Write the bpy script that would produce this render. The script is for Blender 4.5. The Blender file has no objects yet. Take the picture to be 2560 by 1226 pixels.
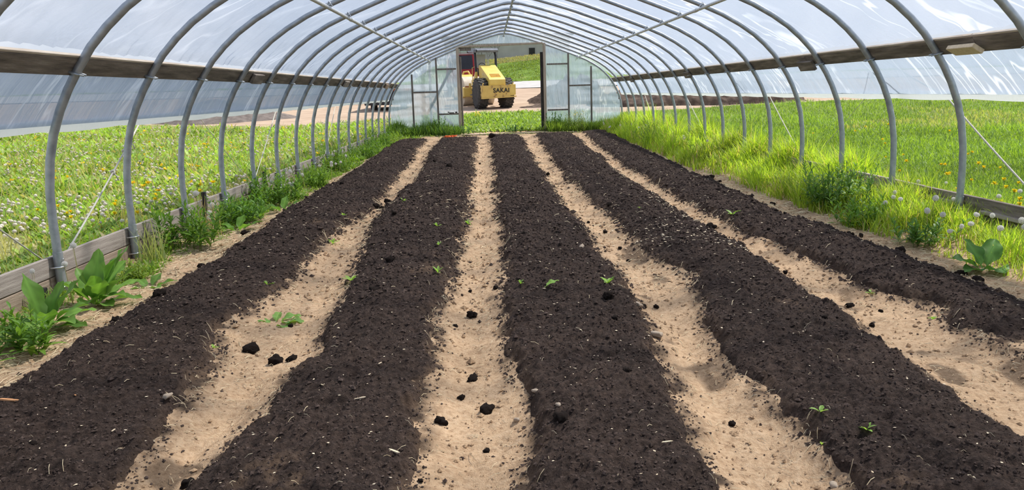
import bpy, math, random
import numpy as np
from mathutils import Vector, Matrix

random.seed(7)
RNG = np.random.default_rng(11)
S = bpy.context.scene
COL = S.collection
PI = math.pi

# ------------------------------------------------------------------ helpers
def tag(o, label=None, cat=None, group=None, kind=None):
    if label: o['label'] = label
    if cat: o['category'] = cat
    if group: o['group'] = group
    if kind: o['kind'] = kind
    return o

def empty(name, loc=(0, 0, 0), rz=0.0):
    o = bpy.data.objects.new(name, None)
    o.empty_display_size = 0.1
    o.location = loc
    o.rotation_euler = (0, 0, rz)
    COL.objects.link(o)
    return o

def copy_tree(o, parent=None):
    c = o.copy()
    COL.objects.link(c)
    if parent is not None:
        c.parent = parent
    for ch in list(o.children):
        copy_tree(ch, c)
    return c

class MB:
    """collects quads/tris into one mesh"""
    def __init__(self):
        self.v = []; self.f = []
    def n(self):
        return len(self.v)
    def add(self, vs, fs):
        b = len(self.v)
        self.v.extend([tuple(map(float, p)) for p in vs])
        self.f.extend([tuple(int(i) + b for i in f) for f in fs])
        return self
    def box(self, c, s, rot=None, bevel=0.0):
        x, y, z = s[0] / 2, s[1] / 2, s[2] / 2
        if bevel <= 0:
            P = [(-x, -y, -z), (x, -y, -z), (x, y, -z), (-x, y, -z), (-x, -y, z), (x, -y, z), (x, y, z), (-x, y, z)]
            Fs = [(0, 3, 2, 1), (4, 5, 6, 7), (0, 1, 5, 4), (1, 2, 6, 5), (2, 3, 7, 6), (3, 0, 4, 7)]
        else:
            b = min(bevel, x * .9, y * .9, z * .9)
            P = []; 
            for sx in (-1, 1):
                for sy in (-1, 1):
                    for sz in (-1, 1):
                        P.append((sx * x, sy * (y - b), sz * (z - b)))
                        P.append((sx * (x - b), sy * y, sz * (z - b)))
                        P.append((sx * (x - b), sy * (y - b), sz * z))
            def k(sx, sy, sz, a): return ((sx > 0) * 4 + (sy > 0) * 2 + (sz > 0)) * 3 + a
            Fs = []
            for s_ in (-1, 1):
                Fs.append([k(s_, -1, -1, 0), k(s_, 1, -1, 0), k(s_, 1, 1, 0), k(s_, -1, 1, 0)][::s_])
                Fs.append([k(-1, s_, -1, 1), k(1, s_, -1, 1), k(1, s_, 1, 1), k(-1, s_, 1, 1)][::-s_])
                Fs.append([k(-1, -1, s_, 2), k(1, -1, s_, 2), k(1, 1, s_, 2), k(-1, 1, s_, 2)][::s_])
            for sa in (-1, 1):
                for sb in (-1, 1):
                    Fs.append([k(sa, sb, -1, 0), k(sa, sb, -1, 1), k(sa, sb, 1, 1), k(sa, sb, 1, 0)][::-1 if sa * sb < 0 else 1])
                    Fs.append([k(sa, -1, sb, 0), k(sa, 1, sb, 0), k(sa, 1, sb, 2), k(sa, -1, sb, 2)][::-1 if sa * sb < 0 else 1])
                    Fs.append([k(-1, sa, sb, 1), k(1, sa, sb, 1), k(1, sa, sb, 2), k(-1, sa, sb, 2)][::-1 if sa * sb > 0 else 1])
                    for sc in (-1, 1):
                        Fs.append([k(sa, sb, sc, 0), k(sa, sb, sc, 1), k(sa, sb, sc, 2)])
        if rot is not None:
            P = [rot @ Vector(p) for p in P]
        return self.add([(p[0] + c[0], p[1] + c[1], p[2] + c[2]) for p in P], Fs)
    def tube(self, pts, r, n=8, cap=True, closed=False):
        pts = [Vector(p) for p in pts]
        m = len(pts)
        rs = r if isinstance(r, (list, tuple)) else [r] * m
        rings = []
        up = None
        for i, p in enumerate(pts):
            if closed:
                t = (pts[(i + 1) % m] - pts[i - 1]).normalized()
            else:
                a = pts[max(i - 1, 0)]; b_ = pts[min(i + 1, m - 1)]
                t = (b_ - a).normalized()
            if up is None:
                ref = Vector((0, 0, 1)) if abs(t.z) < .9 else Vector((0, 1, 0))
                up = (ref - t * ref.dot(t)).normalized()
            else:
                up = (up - t * up.dot(t)).normalized()
            sd = t.cross(up)
            rings.append([p + (up * math.cos(2 * PI * j / n) + sd * math.sin(2 * PI * j / n)) * rs[i] for j in range(n)])
        V = [q for rr in rings for q in rr]
        Fs = []
        for i in range(m if closed else m - 1):
            a = i * n; b_ = ((i + 1) % m) * n
            for j in range(n):
                Fs.append((a + j, a + (j + 1) % n, b_ + (j + 1) % n, b_ + j))
        if cap and not closed:
            Fs.append(tuple(range(n))[::-1]); Fs.append(tuple(range((m - 1) * n, m * n)))
        return self.add(V, Fs)
    def prism(self, poly, axis, lo, hi):
        """poly: 2D points; axis 'x','y','z' = extrusion axis"""
        def mk(p, t):
            if axis == 'x': return (t, p[0], p[1])
            if axis == 'y': return (p[0], t, p[1])
            return (p[0], p[1], t)
        n = len(poly)
        V = [mk(p, lo) for p in poly] + [mk(p, hi) for p in poly]
        Fs = [tuple(range(n)), tuple(range(n, 2 * n))[::-1]]
        for i in range(n):
            Fs.append((i, i + n, (i + 1) % n + n, (i + 1) % n))
        return self.add(V, Fs)
    def build(self, name, mat, parent=None, smooth=False):
        me = bpy.data.meshes.new(name)
        me.from_pydata(self.v, [], self.f)
        me.update()
        import bmesh
        bm = bmesh.new(); bm.from_mesh(me)
        bmesh.ops.recalc_face_normals(bm, faces=bm.faces)
        bm.to_mesh(me); bm.free()
        if smooth:
            me.polygons.foreach_set('use_smooth', [True] * len(me.polygons))
            if smooth == 'auto':
                try: me.set_sharp_from_angle(angle=0.7)
                except Exception: pass
        me.materials.append(mat)
        o = bpy.data.objects.new(name, me)
        COL.objects.link(o)
        if parent is not None: o.parent = parent
        return o

def np_mesh(name, V, F, mat, parent=None, smooth=True, col=None):
    """V (n,3) float, F (m,k) int, all faces the same size"""
    V = np.ascontiguousarray(V, dtype=np.float32); F = np.ascontiguousarray(F, dtype=np.int32)
    me = bpy.data.meshes.new(name)
    me.vertices.add(len(V)); me.vertices.foreach_set('co', V.ravel())
    m, k = F.shape
    me.loops.add(m * k); me.loops.foreach_set('vertex_index', F.ravel())
    me.polygons.add(m)
    me.polygons.foreach_set('loop_start', np.arange(0, m * k, k, dtype=np.int32))
    me.polygons.foreach_set('loop_total', np.full(m, k, dtype=np.int32))
    me.update(calc_edges=True)
    me.polygons.foreach_set('use_smooth', np.full(m, bool(smooth)))
    if col is not None:
        a = me.attributes.new('col', 'FLOAT_COLOR', 'POINT')
        c = np.ones((len(V), 4), dtype=np.float32); c[:, :3] = col
        a.data.foreach_set('color', c.ravel())
    me.materials.append(mat)
    o = bpy.data.objects.new(name, me)
    COL.objects.link(o)
    if parent is not None: o.parent = parent
    return o

def _h(ix, iy, seed):
    a = (ix.astype(np.int64) * 374761393 + iy.astype(np.int64) * 668265263 + seed * 1442695041) & 0xffffffff
    a = ((a ^ (a >> 13)) * 1274126177) & 0xffffffff
    a = a ^ (a >> 16)
    return (a & 0xffff) / 65535.0
def vnoise(x, y, seed=0):
    x = np.asarray(x, float); y = np.asarray(y, float)
    ix = np.floor(x); iy = np.floor(y); fx = x - ix; fy = y - iy
    fx = fx * fx * (3 - 2 * fx); fy = fy * fy * (3 - 2 * fy)
    ix = ix.astype(np.int64); iy = iy.astype(np.int64)
    a = _h(ix, iy, seed); b = _h(ix + 1, iy, seed); c = _h(ix, iy + 1, seed); d = _h(ix + 1, iy + 1, seed)
    return (a * (1 - fx) + b * fx) * (1 - fy) + (c * (1 - fx) + d * fx) * fy - .5
def fbm(x, y, seed=0, oct=4, g=.5):
    x, y = np.broadcast_arrays(np.asarray(x, float), np.asarray(y, float))
    r = np.zeros(x.shape); a = 1.
    for i in range(oct):
        r = r + a * vnoise(x * 2 ** i + i * 17.3, y * 2 ** i - i * 9.1, seed + i); a *= g
    return r

# ------------------------------------------------------------------ materials
def mat_new(name):
    m = bpy.data.materials.new(name); m.use_nodes = True
    nt = m.node_tree; nt.nodes.clear()
    out = nt.nodes.new('ShaderNodeOutputMaterial')
    return m, nt, out
def N(nt, t, **kw):
    n = nt.nodes.new(t)
    for k, v in kw.items():
        if k.startswith('i_'):
            key = k[2:]; key = int(key) if key.isdigit() else key.replace('_', ' ')
            n.inputs[key].default_value = v
        else: setattr(n, k, v)
    return n
def ramp(nt, stops, fac=None):
    r = nt.nodes.new('ShaderNodeValToRGB')
    e = r.color_ramp.elements
    while len(e) < len(stops): e.new(.5)
    for el, (p, c) in zip(e, stops):
        el.position = p; el.color = (*c, 1)
    if fac is not None: nt.links.new(fac, r.inputs[0])
    return r
def noise(nt, vec, scale, detail=4, rough=.55, dist=0):
    n = N(nt, 'ShaderNodeTexNoise'); n.inputs['Scale'].default_value = scale
    n.inputs['Detail'].default_value = detail; n.inputs['Roughness'].default_value = rough
    n.inputs['Distortion'].default_value = dist
    if vec is not None: nt.links.new(vec, n.inputs['Vector'])
    return n
def objco(nt, scale=(1, 1, 1)):
    tc = N(nt, 'ShaderNodeTexCoord'); mp = N(nt, 'ShaderNodeMapping')
    mp.inputs['Scale'].default_value = scale
    nt.links.new(tc.outputs['Object'], mp.inputs['Vector'])
    return mp.outputs['Vector']
def geoco(nt, scale=(1, 1, 1)):
    tc = N(nt, 'ShaderNodeNewGeometry'); mp = N(nt, 'ShaderNodeMapping')
    mp.inputs['Scale'].default_value = scale
    nt.links.new(tc.outputs['Position'], mp.inputs['Vector'])
    return mp.outputs['Vector']

def simple(name, stops, scale=8, rough=.7, metal=0., bump=0., bscale=30, stretch=(1, 1, 1), spec=.4, detail=4, geo=False):
    m, nt, out = mat_new(name)
    b = N(nt, 'ShaderNodeBsdfPrincipled')
    b.inputs['Roughness'].default_value = rough; b.inputs['Metallic'].default_value = metal
    b.inputs['Specular IOR Level'].default_value = spec
    v = geoco(nt, stretch) if geo else objco(nt, stretch)
    n = noise(nt, v, scale, detail)
    r = ramp(nt, stops, n.outputs['Fac'])
    nt.links.new(r.outputs['Color'], b.inputs['Base Color'])
    if bump:
        n2 = noise(nt, v, bscale, 5, .65)
        bp = N(nt, 'ShaderNodeBump'); bp.inputs['Strength'].default_value = bump; bp.inputs['Distance'].default_value = .02
        nt.links.new(n2.outputs['Fac'], bp.inputs['Height']); nt.links.new(bp.outputs['Normal'], b.inputs['Normal'])
    nt.links.new(b.outputs['BSDF'], out.inputs['Surface'])
    return m

def leafmat(name, trans=.45, rough=.5, tint=(1.25, 1.25, .55), spec=.3):
    m, nt, out = mat_new(name)
    at = N(nt, 'ShaderNodeAttribute', attribute_name='col')
    b = N(nt, 'ShaderNodeBsdfPrincipled'); b.inputs['Roughness'].default_value = rough
    b.inputs['Specular IOR Level'].default_value = spec
    tr = N(nt, 'ShaderNodeBsdfTranslucent')
    mu = N(nt, 'ShaderNodeMix', data_type='RGBA', blend_type='MULTIPLY'); mu.inputs[0].default_value = 1
    mu.inputs[7].default_value = (*tint, 1)
    nt.links.new(at.outputs['Color'], mu.inputs[6]); nt.links.new(mu.outputs[2], tr.inputs['Color'])
    nt.links.new(at.outputs['Color'], b.inputs['Base Color'])
    mx = N(nt, 'ShaderNodeMixShader'); mx.inputs[0].default_value = trans
    nt.links.new(b.outputs['BSDF'], mx.inputs[1]); nt.links.new(tr.outputs['BSDF'], mx.inputs[2])
    nt.links.new(mx.outputs[0], out.inputs['Surface'])
    return m

def filmmat(name, clear=.42, col=(.93, .95, .99), bumpk=.4, streak=(1, 1, 1), sscale=6., graze=.3, gloss=.05, var=.3, crease=.2, tilt=0.):
    """clear poly film: part lets light straight through, part scatters it"""
    m, nt, out = mat_new(name)
    tcg = N(nt, 'ShaderNodeNewGeometry'); mpg = N(nt, 'ShaderNodeMapping', vector_type='TEXTURE')
    mpg.inputs['Rotation'].default_value = (tilt, 0, 0); mpg.inputs['Scale'].default_value = tuple(1 / q for q in streak)
    nt.links.new(tcg.outputs['Position'], mpg.inputs['Vector']); v = mpg.outputs['Vector']
    n = noise(nt, v, sscale, 5, .6, .8)
    bp = N(nt, 'ShaderNodeBump'); bp.inputs['Strength'].default_value = bumpk; bp.inputs['Distance'].default_value = .05
    nt.links.new(n.outputs['Fac'], bp.inputs['Height'])
    tl = N(nt, 'ShaderNodeBsdfTranslucent'); tl.inputs['Color'].default_value = (*col, 1)
    df = N(nt, 'ShaderNodeBsdfDiffuse'); df.inputs['Color'].default_value = (*col, 1)
    gl = N(nt, 'ShaderNodeBsdfGlossy'); gl.inputs['Roughness'].default_value = .3
    tp = N(nt, 'ShaderNodeBsdfTransparent'); tp.inputs['Color'].default_value = (.97, .98, 1, 1)
    for s_ in (tl, df, gl): nt.links.new(bp.outputs['Normal'], s_.inputs['Normal'])
    m1 = N(nt, 'ShaderNodeMixShader'); m1.inputs[0].default_value = .42
    nt.links.new(tl.outputs[0], m1.inputs[1]); nt.links.new(df.outputs[0], m1.inputs[2])
    m2 = N(nt, 'ShaderNodeMixShader'); m2.inputs[0].default_value = gloss
    nt.links.new(m1.outputs[0], m2.inputs[1]); nt.links.new(gl.outputs[0], m2.inputs[2])
    lw = N(nt, 'ShaderNodeLayerWeight'); lw.inputs['Blend'].default_value = .35
    nt.links.new(bp.outputs['Normal'], lw.inputs['Normal'])
    a = N(nt, 'ShaderNodeMath', operation='MULTIPLY_ADD'); a.inputs[1].default_value = -graze; a.inputs[2].default_value = clear
    nt.links.new(lw.outputs['Facing'], a.inputs[0])
    n2 = noise(nt, v, sscale * .45, 4, .6, .8)
    b = N(nt, 'ShaderNodeMath', operation='MULTIPLY_ADD'); b.inputs[1].default_value = -var; b.inputs[2].default_value = var * .5
    nt.links.new(n2.outputs['Fac'], b.inputs[0])
    n3 = noise(nt, v, sscale * .8, 2, .5, .5)
    sb = N(nt, 'ShaderNodeMath', operation='SUBTRACT'); sb.inputs[1].default_value = .5; nt.links.new(n3.outputs['Fac'], sb.inputs[0])
    ab = N(nt, 'ShaderNodeMath', operation='ABSOLUTE'); nt.links.new(sb.outputs[0], ab.inputs[0])
    cr_ = ramp(nt, [(0, (1, 1, 1)), (.034, (0, 0, 0))], ab.outputs[0])
    ck = N(nt, 'ShaderNodeMath', operation='MULTIPLY_ADD'); ck.inputs[1].default_value = 0
    nt.links.new(cr_.outputs[0], ck.inputs[0]); nt.links.new(b.outputs[0], ck.inputs[2])
    c = N(nt, 'ShaderNodeMath', operation='ADD', use_clamp=True)
    nt.links.new(a.outputs[0], c.inputs[0]); nt.links.new(ck.outputs[0], c.inputs[1])
    m3 = N(nt, 'ShaderNodeMixShader')
    nt.links.new(c.outputs[0], m3.inputs[0]); nt.links.new(m2.outputs[0], m3.inputs[1]); nt.links.new(tp.outputs[0], m3.inputs[2])
    n4 = noise(nt, v, sscale * .22, 2, .5, .3)
    r4 = ramp(nt, [(.42, (0, 0, 0)), (.62, (1, 1, 1))], n4.outputs['Fac'])
    k1 = N(nt, 'ShaderNodeMath', operation='MULTIPLY'); nt.links.new(cr_.outputs[0], k1.inputs[0]); nt.links.new(r4.outputs[0], k1.inputs[1])
    k2 = N(nt, 'ShaderNodeMath', operation='MULTIPLY'); k2.inputs[1].default_value = crease; nt.links.new(k1.outputs[0], k2.inputs[0])
    tw = N(nt, 'ShaderNodeBsdfTranslucent'); tw.inputs['Color'].default_value = (.98, .99, 1, 1)
    m4 = N(nt, 'ShaderNodeMixShader'); nt.links.new(k2.outputs[0], m4.inputs[0]); nt.links.new(m3.outputs[0], m4.inputs[1]); nt.links.new(tw.outputs[0], m4.inputs[2])
    nt.links.new(m4.outputs[0], out.inputs['Surface'])
    return m

M = {}
M['steel'] = simple('galvanized steel', [(.3, (.30, .33, .36)), (.7, (.46, .49, .52))], 14, .42, .55, .05, 60, (1, 1, 1))
M['steel_bright'] = simple('bright zinc steel', [(.3, (.55, .56, .57)), (.7, (.75, .76, .77))], 20, .3, .8)
M['purlin'] = simple('pale galvanized pipe', [(.3, (.55, .56, .57)), (.7, (.74, .75, .75))], 12, .4, .35)
M['film_roof'] = filmmat('roof poly film', .74, (.50, .57, .70), .9, (.45, .40, 1.7), 1.9, .30, .07, .42, .34, .75)
M['film_side'] = filmmat('side poly film', .20, (.46, .54, .66), .8, (.4, .5, 3.2), 2.4, .2, .08, .30, .36, 1.0)
M['film_end'] = filmmat('end wall poly film', .25, (.60, .71, .83), .6, (2.6, 1, .6), 2.6, .1, .08, .35, .45)
M['film_roll'] = simple('rolled white film', [(.3, (.82, .83, .80)), (.7, (.93, .94, .92))], 20, .4, 0, .4, 14, (1, 3, 1))
_nt = M['film_roll'].node_tree; _o = [n for n in _nt.nodes if n.type == 'OUTPUT_MATERIAL'][0]; _b = [n for n in _nt.nodes if n.type == 'BSDF_PRINCIPLED'][0]
_t = N(_nt, 'ShaderNodeBsdfTranslucent'); _t.inputs['Color'].default_value = (.95, .96, .96, 1); _m = N(_nt, 'ShaderNodeMixShader'); _m.inputs[0].default_value = .7
_nt.links.new(_b.outputs[0], _m.inputs[1]); _nt.links.new(_t.outputs[0], _m.inputs[2]); _nt.links.new(_m.outputs[0], _o.inputs['Surface'])
M['wood_hip'] = simple('dark weathered plank', [(.3, (.10, .08, .065)), (.55, (.22, .18, .15)), (.8, (.38, .33, .28))], 7, .85, 0, .5, 40, (3, .35, 3))
M['wood_lath'] = simple('pale lath wood', [(.3, (.42, .34, .27)), (.7, (.62, .54, .45))], 9, .8, 0, .2, 40, (3, .4, 3))
M['wood_grey'] = simple('silvery baseboard', [(.25, (.22, .18, .155)), (.55, (.36, .31, .27)), (.8, (.48, .42, .37))], 9, .85, 0, .4, 50, (3, .3, 6))
M['wood_tan'] = simple('tan baseboard', [(.25, (.24, .17, .12)), (.55, (.42, .32, .24)), (.8, (.54, .43, .34))], 9, .85, 0, .4, 50, (3, .3, 6))
M['wood_stud'] = simple('grey stud timber', [(.3, (.11, .095, .085)), (.7, (.25, .21, .18))], 8, .85, 0, .3, 40, (4, 4, .4))
M['wood_door'] = simple('tan door trim', [(.3, (.32, .25, .19)), (.7, (.52, .43, .34))], 8, .8, 0, .3, 40, (4, 4, .4))
M['wood_pale'] = simple('new pale timber', [(.3, (.62, .48, .32)), (.7, (.78, .64, .46))], 8, .75, 0, .1, 40, (4, 4, .4))
M['wood_dark'] = simple('blackened timber', [(.3, (.018, .016, .015)), (.7, (.045, .04, .036))], 8, .85)
M['tar'] = simple('black rubber flap', [(.3, (.01, .01, .01)), (.7, (.025, .025, .025))], 9, .7)
M['rope'] = simple('off white rope', [(.3, (.62, .58, .48)), (.7, (.80, .77, .68))], 60, .9, 0, .6, 200)
M['twine'] = simple('orange twine', [(.3, (.75, .13, .03)), (.7, (.95, .24, .06))], 40, .8)
M['stone'] = simple('pale field stone', [(.3, (.34, .26, .19)), (.7, (.54, .44, .34))], 20, .9, 0, .5, 60)
M['chip'] = simple('pale wood chip', [(.3, (.58, .44, .28)), (.7, (.80, .68, .50))], 30, .85)
M['chip_orange'] = simple('orange bark chip', [(.3, (.50, .22, .09)), (.7, (.68, .36, .17))], 30, .85)
M['straw'] = simple('dry straw', [(.3, (.50, .38, .22)), (.7, (.78, .66, .44))], 12, .85, geo=True)
M['leaf'] = leafmat('green leaf')
M['grass'] = leafmat('grass blade', .5, .5, (1.3, 1.25, .5), .25)
M['puff'] = leafmat('dandelion down', .4, .9, (1, 1, 1), .1)
M['petal'] = leafmat('yellow petal', .35, .7, (1.1, 1, .6), .2)
M['paint_yellow'] = simple('faded yellow paint', [(.35, (.66, .46, .10)), (.65, (.74, .54, .15))], 3, .42, 0, 0, 30, spec=.5)
M['paint_rust'] = simple('chipped yellow paint', [(.33, (.25, .13, .06)), (.42, (.62, .42, .12)), (.8, (.72, .52, .16))], 4, .5, detail=7)
M['grille'] = simple('orange grille', [(.3, (.55, .26, .02)), (.7, (.70, .36, .04))], 12, .6)
M['tire'] = simple('dusty tire rubber', [(.3, (.035, .033, .032)), (.7, (.085, .078, .072))], 8, .85, 0, .4, 30)
M['black'] = simple('black paint', [(.3, (.012, .012, .014)), (.7, (.03, .03, .034))], 8, .4)
M['canopy'] = simple('sun faded black canopy', [(.3, (.10, .11, .13)), (.7, (.18, .19, .22))], 5, .35)
M['letter'] = simple('black lettering', [(.3, (.02, .018, .015)), (.7, (.05, .04, .03))], 20, .6)
M['drum'] = simple('dusty steel drum', [(.3, (.46, .38, .29)), (.7, (.62, .54, .43))], 4, .6)
M['screen'] = simple('grey screen panel', [(.3, (.40, .42, .40)), (.7, (.50, .52, .50))], 4, .5)
M['red'] = simple('red car paint', [(.3, (.24, .012, .02)), (.7, (.34, .02, .03))], 4, .3)
M['glassdark'] = simple('dark tinted glass', [(.3, (.008, .009, .018)), (.7, (.014, .016, .03))], 4, .1)
M['bumper'] = simple('dull chrome bumper', [(.3, (.35, .34, .34)), (.7, (.5, .5, .5))], 5, .35, .7)
M['rust'] = simple('rusty steel', [(.3, (.16, .06, .025)), (.7, (.36, .16, .07))], 5, .9)
M['wall_bldg'] = simple('grey building plaster', [(.3, (.40, .37, .34)), (.7, (.50, .465, .43))], .8, .9)
M['roofing'] = simple('grey roofing', [(.3, (.16, .15, .15)), (.7, (.25, .24, .24))], 3, .9)
M['bark'] = simple('bare bark', [(.3, (.13, .11, .10)), (.7, (.24, .21, .19))], 12, .9)

def soil_mat(name, tan=True):
    m, nt, out = mat_new(name)
    b = N(nt, 'ShaderNodeBsdfPrincipled'); b.inputs['Roughness'].default_value = .95
    b.inputs['Specular IOR Level'].default_value = .15
    v = geoco(nt)
    n1 = noise(nt, v, 2.2, 5, .6); n2 = noise(nt, v, 38, 6, .7); n3 = noise(nt, v, 160, 4, .7)
    if tan:
        r = ramp(nt, [(.25, (.32, .195, .11)), (.5, (.59, .41, .255)), (.75, (.71, .53, .355))], n2.outputs['Fac'])
        r1 = ramp(nt, [(.3, (.78, .76, .74)), (.7, (1.08, 1.06, 1.04))], n1.outputs['Fac'])
    else:
        r = ramp(nt, [(.3, (.015, .0105, .009)), (.5, (.056, .039, .032)), (.7, (.112, .079, .064))], n2.outputs['Fac'])
        r1 = ramp(nt, [(.3, (.85, .84, .83)), (.7, (1.25, 1.2, 1.15))], n1.outputs['Fac'])
    mu = N(nt, 'ShaderNodeMix', data_type='RGBA', blend_type='MULTIPLY'); mu.inputs[0].default_value = 1
    nt.links.new(r.outputs[0], mu.inputs[6]); nt.links.new(r1.outputs[0], mu.inputs[7])
    at = N(nt, 'ShaderNodeAttribute', attribute_name='col'); sp = N(nt, 'ShaderNodeSeparateColor'); nt.links.new(at.outputs['Color'], sp.inputs[0])
    ot = ramp(nt, [(.3, (.030, .020, .015)), (.7, (.075, .05, .036))] if tan else [(.3, (.16, .10, .065)), (.7, (.33, .22, .14))], n2.outputs['Fac'])
    mz = N(nt, 'ShaderNodeMix', data_type='RGBA'); nt.links.new(sp.outputs[0], mz.inputs[0])
    nt.links.new(mu.outputs[2], mz.inputs[6]); nt.links.new(ot.outputs[0], mz.inputs[7])
    nt.links.new(mz.outputs[2], b.inputs['Base Color'])
    ad = N(nt, 'ShaderNodeMath', operation='MULTIPLY_ADD'); ad.inputs[1].default_value = .45
    nt.links.new(n3.outputs['Fac'], ad.inputs[0]); nt.links.new(n2.outputs['Fac'], ad.inputs[2])
    bp = N(nt, 'ShaderNodeBump'); bp.inputs['Strength'].default_value = .9 if tan else 1.0; bp.inputs['Distance'].default_value = .018 if tan else .03
    nt.links.new(ad.outputs[0], bp.inputs['Height']); nt.links.new(bp.outputs['Normal'], b.inputs['Normal'])
    nt.links.new(b.outputs['BSDF'], out.inputs['Surface'])
    return m
M['tan'] = soil_mat('tan path soil', True)
M['compost'] = soil_mat('dark crumbly compost', False)
M['crumb'] = simple('compost crumb', [(.3, (.026, .018, .015)), (.7, (.098, .07, .058))], 40, .95, geo=True, spec=.1)
M['clod'] = simple('compost clod', [(.3, (.014, .010, .008)), (.7, (.05, .036, .030))], 30, .95, 0, .8, 60, spec=.1)
M['lawn'] = simple('lawn ground', [(.3, (.10, .13, .03)), (.6, (.17, .24, .045)), (.8, (.26, .30, .09))], 5, .95, 0, .5, 40, geo=True, spec=.1)
M['lawn_dry'] = simple('lawn ground with thatch', [(.3, (.16, .17, .06)), (.55, (.26, .26, .11)), (.8, (.40, .35, .22))], 4, .95, 0, .5, 40, geo=True, spec=.1)
M['hill'] = simple('hill grass', [(.3, (.10, .16, .03)), (.55, (.15, .23, .04)), (.8, (.28, .29, .11))], .9, .95, 0, .8, 6, geo=True, detail=8, spec=.1)
M['dirt'] = simple('bare dirt yard', [(.3, (.33, .235, .165)), (.7, (.50, .38, .28))], .9, .95, 0, .8, 5, (1, 2, 1), geo=True, detail=8, spec=.1)
M['road'] = simple('pale asphalt', [(.3, (.40, .38, .36)), (.7, (.48, .46, .44))], 2, .9, geo=True, spec=.2)
M['heap_dark'] = simple('dark soil heap', [(.3, (.07, .05, .04)), (.7, (.16, .115, .09))], 3, .95, 0, .8, 12, geo=True, spec=.1)
M['heap_grey'] = simple('grey gravel heap', [(.3, (.12, .10, .09)), (.7, (.22, .185, .165))], 5, .95, 0, .6, 20, geo=True, spec=.1)

# ------------------------------------------------------------------ geometry of the tunnel
C0 = .53              # tunnel axis x
SP = 1.22             # hoop spacing
YEND = 20.66 * SP     # far end wall (25.2 m)
PROF = [(3.775, -.15), (3.775, .3), (3.775, .55), (3.765, .75), (3.73, .98), (3.68, 1.16), (3.61, 1.33), (3.53, 1.48), (3.44, 1.62), (3.33, 1.77),
        (3.2, 1.905), (3.05, 2.035), (2.86, 2.165), (2.62, 2.30), (2.34, 2.425), (2.0, 2.56), (1.6, 2.715), (1.2, 2.865), (.8, 2.995), (.45, 3.10), (.2, 3.165), (.07, 3.185)]
_pu = np.array([p[0] for p in PROF]); _pz = np.array([p[1] for p in PROF])
_s = np.concatenate([[0], np.cumsum(np.hypot(np.diff(_pu), np.diff(_pz)))])
def prof_at_z(z):  # u for z
    return float(np.interp(z, _pz, _pu))
def prof_s(t):
    return np.interp(t, _s, _pu), np.interp(t, _s, _pz)

# ---------- camera
cam = bpy.data.cameras.new('camera'); camo = bpy.data.objects.new('camera', cam); COL.objects.link(camo)
cam.sensor_width = 36; cam.lens = 27.0; cam.clip_end = 500
R = ((0.99911807, -0.02961463, -0.02976657), (-0.03498342, -0.1950481, -0.98016958), (0.02322145, 0.98034648, -0.1959121))
HC = 1.37
mw = Matrix.Identity(4)
for i in range(3):
    mw[i][0] = R[0][i]; mw[i][1] = -R[1][i]; mw[i][2] = -R[2][i]
mw[0][3], mw[1][3], mw[2][3] = 0, 0, HC
camo.matrix_world = mw
S.camera = camo

# ---------- sun and sky
SUN = Vector((.74, .42, 1.22)).normalized()
sl = bpy.data.lights.new('sun', 'SUN'); sl.energy = 5.4; sl.angle = math.radians(3.5); sl.color = (1, .955, .88)
so = bpy.data.objects.new('sun', sl); COL.objects.link(so)
so.rotation_euler = (-SUN).to_track_quat('-Z', 'Y').to_euler()
so.location = SUN * 60
w = bpy.data.worlds.new('sky'); S.world = w; w.use_nodes = True
nt = w.node_tree; nt.nodes.clear()
wo = N(nt, 'ShaderNodeOutputWorld'); bg = N(nt, 'ShaderNodeBackground')
tc = N(nt, 'ShaderNodeTexCoord')
cn = noise(nt, tc.outputs['Generated'], 2.4, 6, .6, .4)
cr = ramp(nt, [(.42, (0, 0, 0)), (.62, (1, 1, 1))], cn.outputs['Fac'])
sx = N(nt, 'ShaderNodeSeparateXYZ'); nt.links.new(tc.outputs['Generated'], sx.inputs[0])
sg = ramp(nt, [(0.0, (.46, .52, .60)), (.10, (.56, .63, .74)), (.45, (.40, .50, .70)), (1, (.28, .40, .66))], sx.outputs['Z'])
cm = N(nt, 'ShaderNodeMix', data_type='RGBA'); cm.inputs[7].default_value = (.82, .85, .92, 1)
sc_ = N(nt, 'ShaderNodeMath', operation='MULTIPLY'); sc_.inputs[1].default_value = .75
nt.links.new(cr.outputs[0], sc_.inputs[0]); nt.links.new(sc_.outputs[0], cm.inputs[0])
nt.links.new(sg.outputs[0], cm.inputs[6]); nt.links.new(cm.outputs[2], bg.inputs['Color'])
bg.inputs['Strength'].default_value = 1.0
nt.links.new(bg.outputs[0], wo.inputs['Surface'])

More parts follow.
